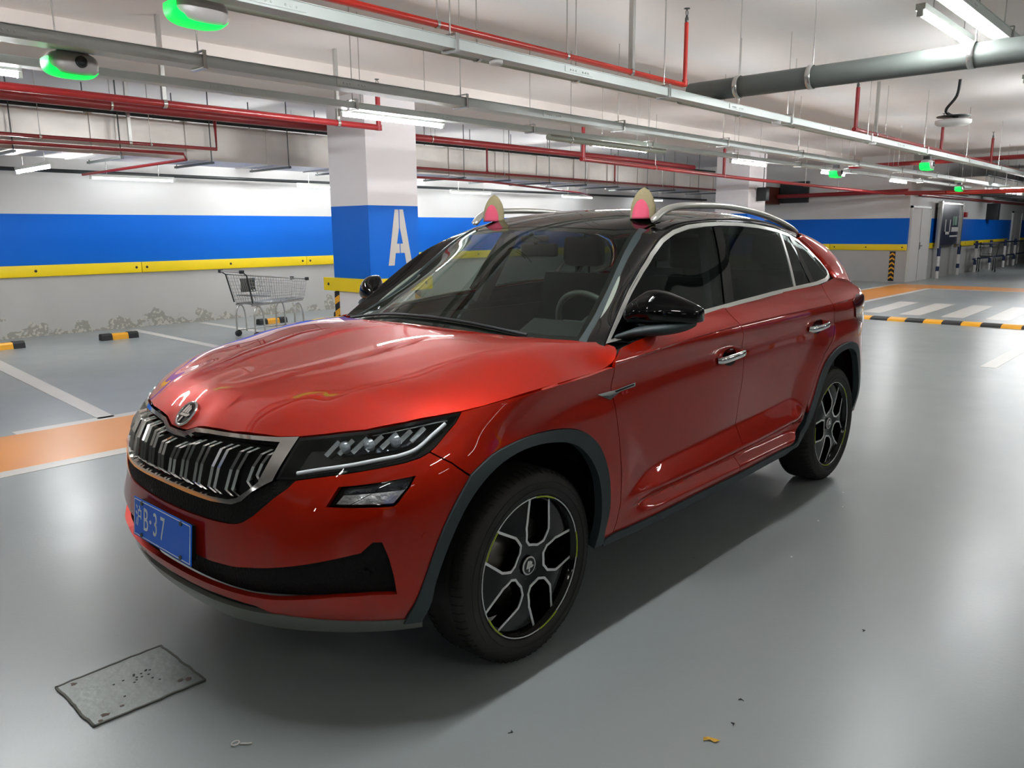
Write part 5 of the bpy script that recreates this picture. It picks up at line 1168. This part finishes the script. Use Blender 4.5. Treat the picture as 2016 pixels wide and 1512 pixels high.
# ------------------------------------------------------------------ wheels
def wheel(x, s, rot, par=None):
    Y = lambda y: s*y
    yc = .793
    prof = [(.262, -.105), (.272, -.112), (.295, -.1175), (.320, -.112), (.338, -.098), (.347, -.085), (.352, -.060), (.3525, 0), (.352, .060), (.347, .085), (.338, .098), (.320, .112), (.295, .1175), (.272, .112), (.262, .105), (.258, .09)]
    mb = MB(); c = (x, Y(yc), .352); pr = [(r, s*h_) for r, h_ in prof]; mb.lathe(pr, c, 'y', 96); ty = mb.build('tyre', M['rubber'], car)
    # tread grooves: dark rings and cross sipes
    mb = MB()
    for h_ in (-.05, -.018, .018, .05): mb.lathe([(.3530, h_*s-.004), (.3532, h_*s), (.3530, h_*s+.004)], c, 'y', 96)
    for k in range(72):
        g = 2*math.pi*k/72
        for h0, h1, rr0, rr1 in ((.055, .100, .3528, .337), (-.055, -.100, .3528, .337)):
            p = [(x+(r+.0012)*math.cos(g+d), Y(yc)+s*h_, .352+(r+.0012)*math.sin(g+d)) for r, h_, d in ((rr0, h0, 0), (.3495, (h0*.35+h1*.65), .006), (rr1, h1, .012))]
            mb.rect(p, .0016, .0010, up=(math.cos(g), 0, math.sin(g)))
    mb.build('tread_groove', M['black'], ty)
    for rr_ in (.287, .312):
        mb = MB(); mb.tube([(x+rr_*math.cos(g), Y(yc+.1172 if rr_ < .3 else yc+.1145), .352+rr_*math.sin(g)) for g in np.linspace(0, 2*math.pi, 73)[:-1]], .0012, 5, closed=True); mb.build('sidewall_ridge', M['rubber'], ty)
    # rim: barrel
    fy = yc+.100
    mb = MB(); mb.lathe([(.262, s*(.106)), (.2625, s*.100), (.252, s*.092), (.244, s*.07), (.238, s*.0), (.238, -s*.09), (.255, -s*.105)], c, 'y', 64); rim = mb.build('wheel_rim', M['rimblk'], car)
    # face with five petal openings
    face = lambda a, b: (a*math.cos(b), a*math.sin(b))
    def petal(g0, k=1.0, e=0):
        pts = [(.081-e, 0), (.083-e*.8, .27*k), (.104, .44*k+e), (.150, .405*k+e*1.2), (.246+e, .205*k+e*.8)]
        L_ = pts+[(.250+e, .08*k), (.250+e, -.08*k)]+[(r, -a) for r, a in pts[::-1][:-1]]
        return [(r*math.cos(g0+a), r*math.sin(g0+a)) for r, a in L_]
    def dish(r): return -.012*np.exp(-(r/.07)**2)-.010*np.clip((r-.10)/.15, 0, 1)**2+.008*np.exp(-((r-.14)/.06)**2)
    def FW(a, b, off=0):
        r = np.hypot(a, b); y = fy+dish(r)-.010+off; p = np.c_[x+a, s*y, .352+b]; e = 1e-3; dr = (dish(r+e)-dish(r-e))/(2*e); n = np.c_[-dr*a/np.maximum(r, 1e-6), s*np.ones_like(r), -dr*b/np.maximum(r, 1e-6)]; n /= np.linalg.norm(n, axis=1)[:, None]; return p, n
    disc_o = [(.247*math.cos(g), .247*math.sin(g)) for g in np.linspace(0, 2*math.pi, 73)[:-1]]
    gs = [rot+2*math.pi*k/5 for k in range(5)]
    pet = [petal(g) for g in gs]
    shr = [[(.97*px if math.hypot(px, py) > .244 else px, .97*py if math.hypot(px, py) > .244 else py) for px, py in p] for p in pet]
    o = panel('rim_face', FW, disc_o, M['rimblk'], parent=rim, holes=shr, h=.016, depth=.045, inset=0)
    for p, g in zip(pet, gs):
        big = petal(g, 1.0, .0035); mid = [(q[0], q[1]) for q in p]
        # open-ended silver outline (two sides and the inner end)
        idx = [4, 3, 2, 1, 0, 10, 9, 8, 7]
        pth = [p[i] for i in idx]
        pp = np.array(pth); tt = np.gradient(pp, axis=0); tt /= np.linalg.norm(tt, axis=1)[:, None]; nn = np.c_[-tt[:, 1], tt[:, 0]]
        cen = pp.mean(0); sg = np.sign(((pp-cen)*nn).sum(1)); sg = np.where(sg == 0, 1, sg); nn = nn*np.median(sg)
        w_ = .0088; outer_ = [tuple(q) for q in pp+nn*w_]; inner_ = [tuple(q) for q in pp-nn*.0006]
        panel('silver_inlay', FW, outer_+inner_[::-1], M['rimsil'], parent=rim, h=.012, depth=.003, off=.0018, inset=0)
        mb = MB(); mb.tube([(x+.2555*math.cos(g+a), s*(yc+.1065), .352+.2555*math.sin(g+a)) for a in np.linspace(-.20, .20, 9)], .0032, 6); mb.build('lime_accent', M['lime'], rim)
    mb = MB(); mb.tube([(x+.2565*math.cos(g), s*(yc+.104), .352+.2565*math.sin(g)) for g in np.linspace(0, 2*math.pi, 65)[:-1]], .0026, 6, closed=True); mb.build('rim_edge', M['rimsil'], rim)
    mb = MB(); mb.lathe([(.0001, s*-.004), (.033, s*-.004), (.035, s*.0), (.031, s*.004), (.029, s*.001), (.0001, s*.001)], (x, s*(fy-.012), .352), 'y', 28); cap = mb.build('centre_cap', M['rimsil'], rim)
    mb = MB(); mb.disc((x, s*(fy-.0105), .352), .029, 'y', 24, .0008); mb.build('cap_disc', M['gloss'], rim)
    mb = MB()
    for pz in wing(.62): mb.prism([(-s*q[0], q[1]) for q in pz], (x, s*(fy-.009), .352), (1, 0, 0), (0, 0, 1), (0, s*.0015, 0))
    mb.build('winged_arrow', M['rimsil'], rim)
    for k in range(5):
        mb = MB(); g = rot+math.pi/5+2*math.pi*k/5; mb.tube([(x+.056*math.cos(g), s*(fy-.03), .352+.056*math.sin(g)), (x+.056*math.cos(g), s*(fy-.016), .352+.056*math.sin(g))], .009, 6); mb.build('wheel_bolt', M['dsteel'], rim)
    mb = MB(); mb.lathe([(.06, s*.0), (.165, s*.0), (.165, s*.02), (.06, s*.02)], (x, s*(yc-.0), .352), 'y', 40); mb.build('brake_disc', M['disc'], rim)
    mb = MB(); d = 1 if x > -1 else -1
    mb.lathe([(.085, s*-.02), (.175, s*-.02), (.178, s*.035), (.085, s*.035)], (x, s*yc, .352), 'y', 12, a0=(-.5 if d < 0 else -.5), a1=.5); mb.build('brake_caliper', M['disc'], rim)
    mb = MB(); mb.lathe([(.0001, 0), (.236, 0)], (x, s*(yc-.06), .352), 'y', 32); mb.build('rim_back', M['meshblk'], rim)
for x, s, r in ((0, 1, math.radians(106)), (0, -1, math.radians(70)), (-2.791, 1, math.radians(66)), (-2.791, -1, math.radians(60))): wheel(x, s, r)
# ------------------------------------------------------------------ inside of the arches, boxes that block light
for xc in (0, -2.791):
    for s in (1, -1):
        mb = MB(); P = []; n = 20
        for k in range(n+1):
            g = math.radians(-6+192*k/n); ra = .475 if xc == 0 else .475; P.append((xc+ra*math.cos(g)+.035*(1 if xc == 0 else 0), .352+ra*math.sin(g)))
        vs = [(px, s*y, pz) for y in (.84, .56) for px, pz in P]+[(px, s*.56, .25) for px, pz in (P[0], P[-1])]
        fs = [(k, k+1, n+2+k, n+1+k) for k in range(n)]; fs.append(tuple(range(n+1, 2*n+2)))
        mb.add(vs, fs); mb.build('wheel_arch_liner', M['meshblk'], car)
mb = MB(); mb.box((-3.4, -.52, .24), (.42, .52, .50)); mb.box((-2.25, -.84, .26), (-.52, .84, .34)); mb.box((.55, -.48, .36), (.68, .48, .84)); mb.box((-.45, -.78, .84), (.45, .78, .94)); mb.box((-3.45, -.78, .86), (-2.4, .78, 1.0)); mb.box((-3.6, -.6, .3), (-3.4, .6, 1.1)); mb.build('light_block_boxes', M['meshblk'], car)  # plain dark boxes added inside the shell to stop light passing through
# ------------------------------------------------------------------ interior
mb = MB()
for s in (1, -1): mb.box((-2.95, s*.78, .34), (-.50, s*.83, 1.06))
mb.box((-2.95, -.8, .34), (-.50, .8, .40)); mb.box((-2.9, -.78, .5), (-2.45, .78, .9)); mb.build('cabin_tub', M['interior'], car)
D0 = [(-.34, .95), (-.42, 1.06), (-.62, 1.082), (-.80, 1.06), (-.88, 1.0), (-.90, .80), (-.75, .62), (-.4, .62)]
mb = MB(); mb.prism(D0, (0, -.77, 0), (1, 0, 0), (0, 0, 1), (0, 1.54, 0)); dash = mb.build('dashboard', M['interior'], car)
mb = MB(); mb.prism([(-.70, 1.07), (-.82, 1.125), (-.87, 1.05), (-.82, 1.03)], (0, .20, 0), (1, 0, 0), (0, 0, 1), (0, .36, 0)); mb.build('instrument_hood', M['interior'], dash)
sw = np.array([-1.02, .38, 1.075]); ax_ = np.array([-.90, 0, .42]); ax_ /= np.linalg.norm(ax_); a1 = np.array([0, 1., 0]); a2 = np.cross(ax_, a1)
mb = MB(); mb.tube([sw+.185*(math.cos(g)*a1+math.sin(g)*a2) for g in np.linspace(0, 2*math.pi, 37)[:-1]], .015, 8, closed=True)
mb.rect([sw-a1*.18, sw+a1*.18], .03, .012, up=a2); mb.rect([sw, sw-a2*.18*(1 if a2[2] > 0 else -1)], .028, .012, up=a1); mb.tube([sw+ax_*.03, sw-ax_*.2], .05, 14); mb.build('steering_wheel', mat('wheel_grey', '4d504c', .5), car)
def seat(y, w_, x, name):
    bm = bmesh.new(); mb = MB(); mb.box((x-.02, y-w_/2, .62), (x+.50, y+w_/2, .74), .04)
    back = [(x+.02, .70), (x-.14, 1.27), (x-.24, 1.27), (x-.13, .66)]
    mb.prism(back, (0, y-w_/2, 0), (1, 0, 0), (0, 0, 1), (0, w_, 0)); o = mb.build(name, M['seat'], car)
    n_ = 1 if w_ < .7 else 3
    for k in range(n_):
        yy = y+(k-(n_-1)/2)*.45; q = MB(); q.box((x-.27, yy-.13, 1.31), (x-.16, yy+.13, 1.49), .035); q.tube([(x-.2, yy-.05, 1.22), (x-.2, yy-.05, 1.34)], .007, 6); q.tube([(x-.2, yy+.05, 1.22), (x-.2, yy+.05, 1.34)], .007, 6); q.build('headrest', M['seat'], o)
seat(.38, .50, -1.75, 'front_seat'); seat(-.38, .50, -1.75, 'front_seat'); seat(0, 1.28, -2.62, 'rear_seat')
mb = MB(); mb.box((-1.10, -.10, 1.40), (-1.06, .12, 1.465), .012); mb.tube([(-1.07, 0, 1.46), (-1.03, 0, 1.515)], .012, 8); mb.box((-1.12, -.045, 1.47), (-1.0, .045, 1.505), .01); mb.build('interior_mirror', M['meshblk'], car)
for s in (1, -1):   # inner face of the door pillars and screen pillars
    q = MB(); q.rect([(-1.46, s*.80, 1.10), (-1.60, s*.655, 1.52)], .02, .05, up=(1, 0, 0)); q.build('inner_door_pillar', M['interior'], car)
    mb = MB(); mb.rect([(-.52, s*.765, 1.06), (-.81, s*.672, 1.26), (-1.15, s*.575, 1.49)], (.022 if s < 0 else .010), .028); mb.build('inner_pillar', M['headliner'], car)
mb = MB()
for y0, y1, xo in ((.55, -.10, -.30), (-.05, -.66, -.30)):
    P = [F_top(-.285-.16*(abs(y)/.75)**2-.0, y, .012)[0][0] for y in np.linspace(y0, y1, 9)]; mb.tube(P, .007, 6)
mb.build('wiper', M['dark'], car)
# ------------------------------------------------------------------ plush ears standing on the roof
for s, l in ((1, 'plush toy ear with pink inside on the roof corner nearer the camera'), (-1, 'plush toy ear with pink inside on the far front corner of the roof')):
    p0 = F_top(-1.275, s*.492, 0)[0][0]; root = empty('toy_ear', tuple(p0), l, 'toy ear', None)
    yaw = math.radians(12 if s > 0 else 16)
    def ear_mesh(w_, d_, h_, fwd, tipx=0):
        n, m_ = 24, 12; vs = []
        for i in range(m_+1):
            t = i/m_; r = (1-t**2.3)**.62 if t < 1 else .0; r = max(r, .015)
            for k in range(n):
                g = 2*math.pi*k/n; vs.append((math.cos(g)*d_*r*(1 if math.cos(g) > 0 else 1)+fwd*(1-t)-.012*t, math.sin(g)*w_*r*(1+.06*math.sin(3*t)), h_*t))
        fs = [(i*n+k, i*n+(k+1) % n, (i+1)*n+(k+1) % n, (i+1)*n+k) for i in range(m_) for k in range(n)]+[tuple(range(n))[::-1], tuple(range(m_*n, (m_+1)*n))]
        return vs, fs
    rz = Matrix.Rotation(yaw, 3, 'Z')
    for nm, (w_, d_, h_, f_), m_, dz in (('outer_ear', (.062, .038, .148, 0), M['ear_out'], 0), ('inner_ear', (.047, .036, .132, .015), M['ear_in'], .001)):
        vs, fs = ear_mesh(w_, d_, h_, f_); mb = MB(); mb.add([Vector(p0)+rz @ Vector(v)+Vector((0, 0, dz)) for v in vs], fs, True); mb.build(nm, m_, root)
    kids(root)
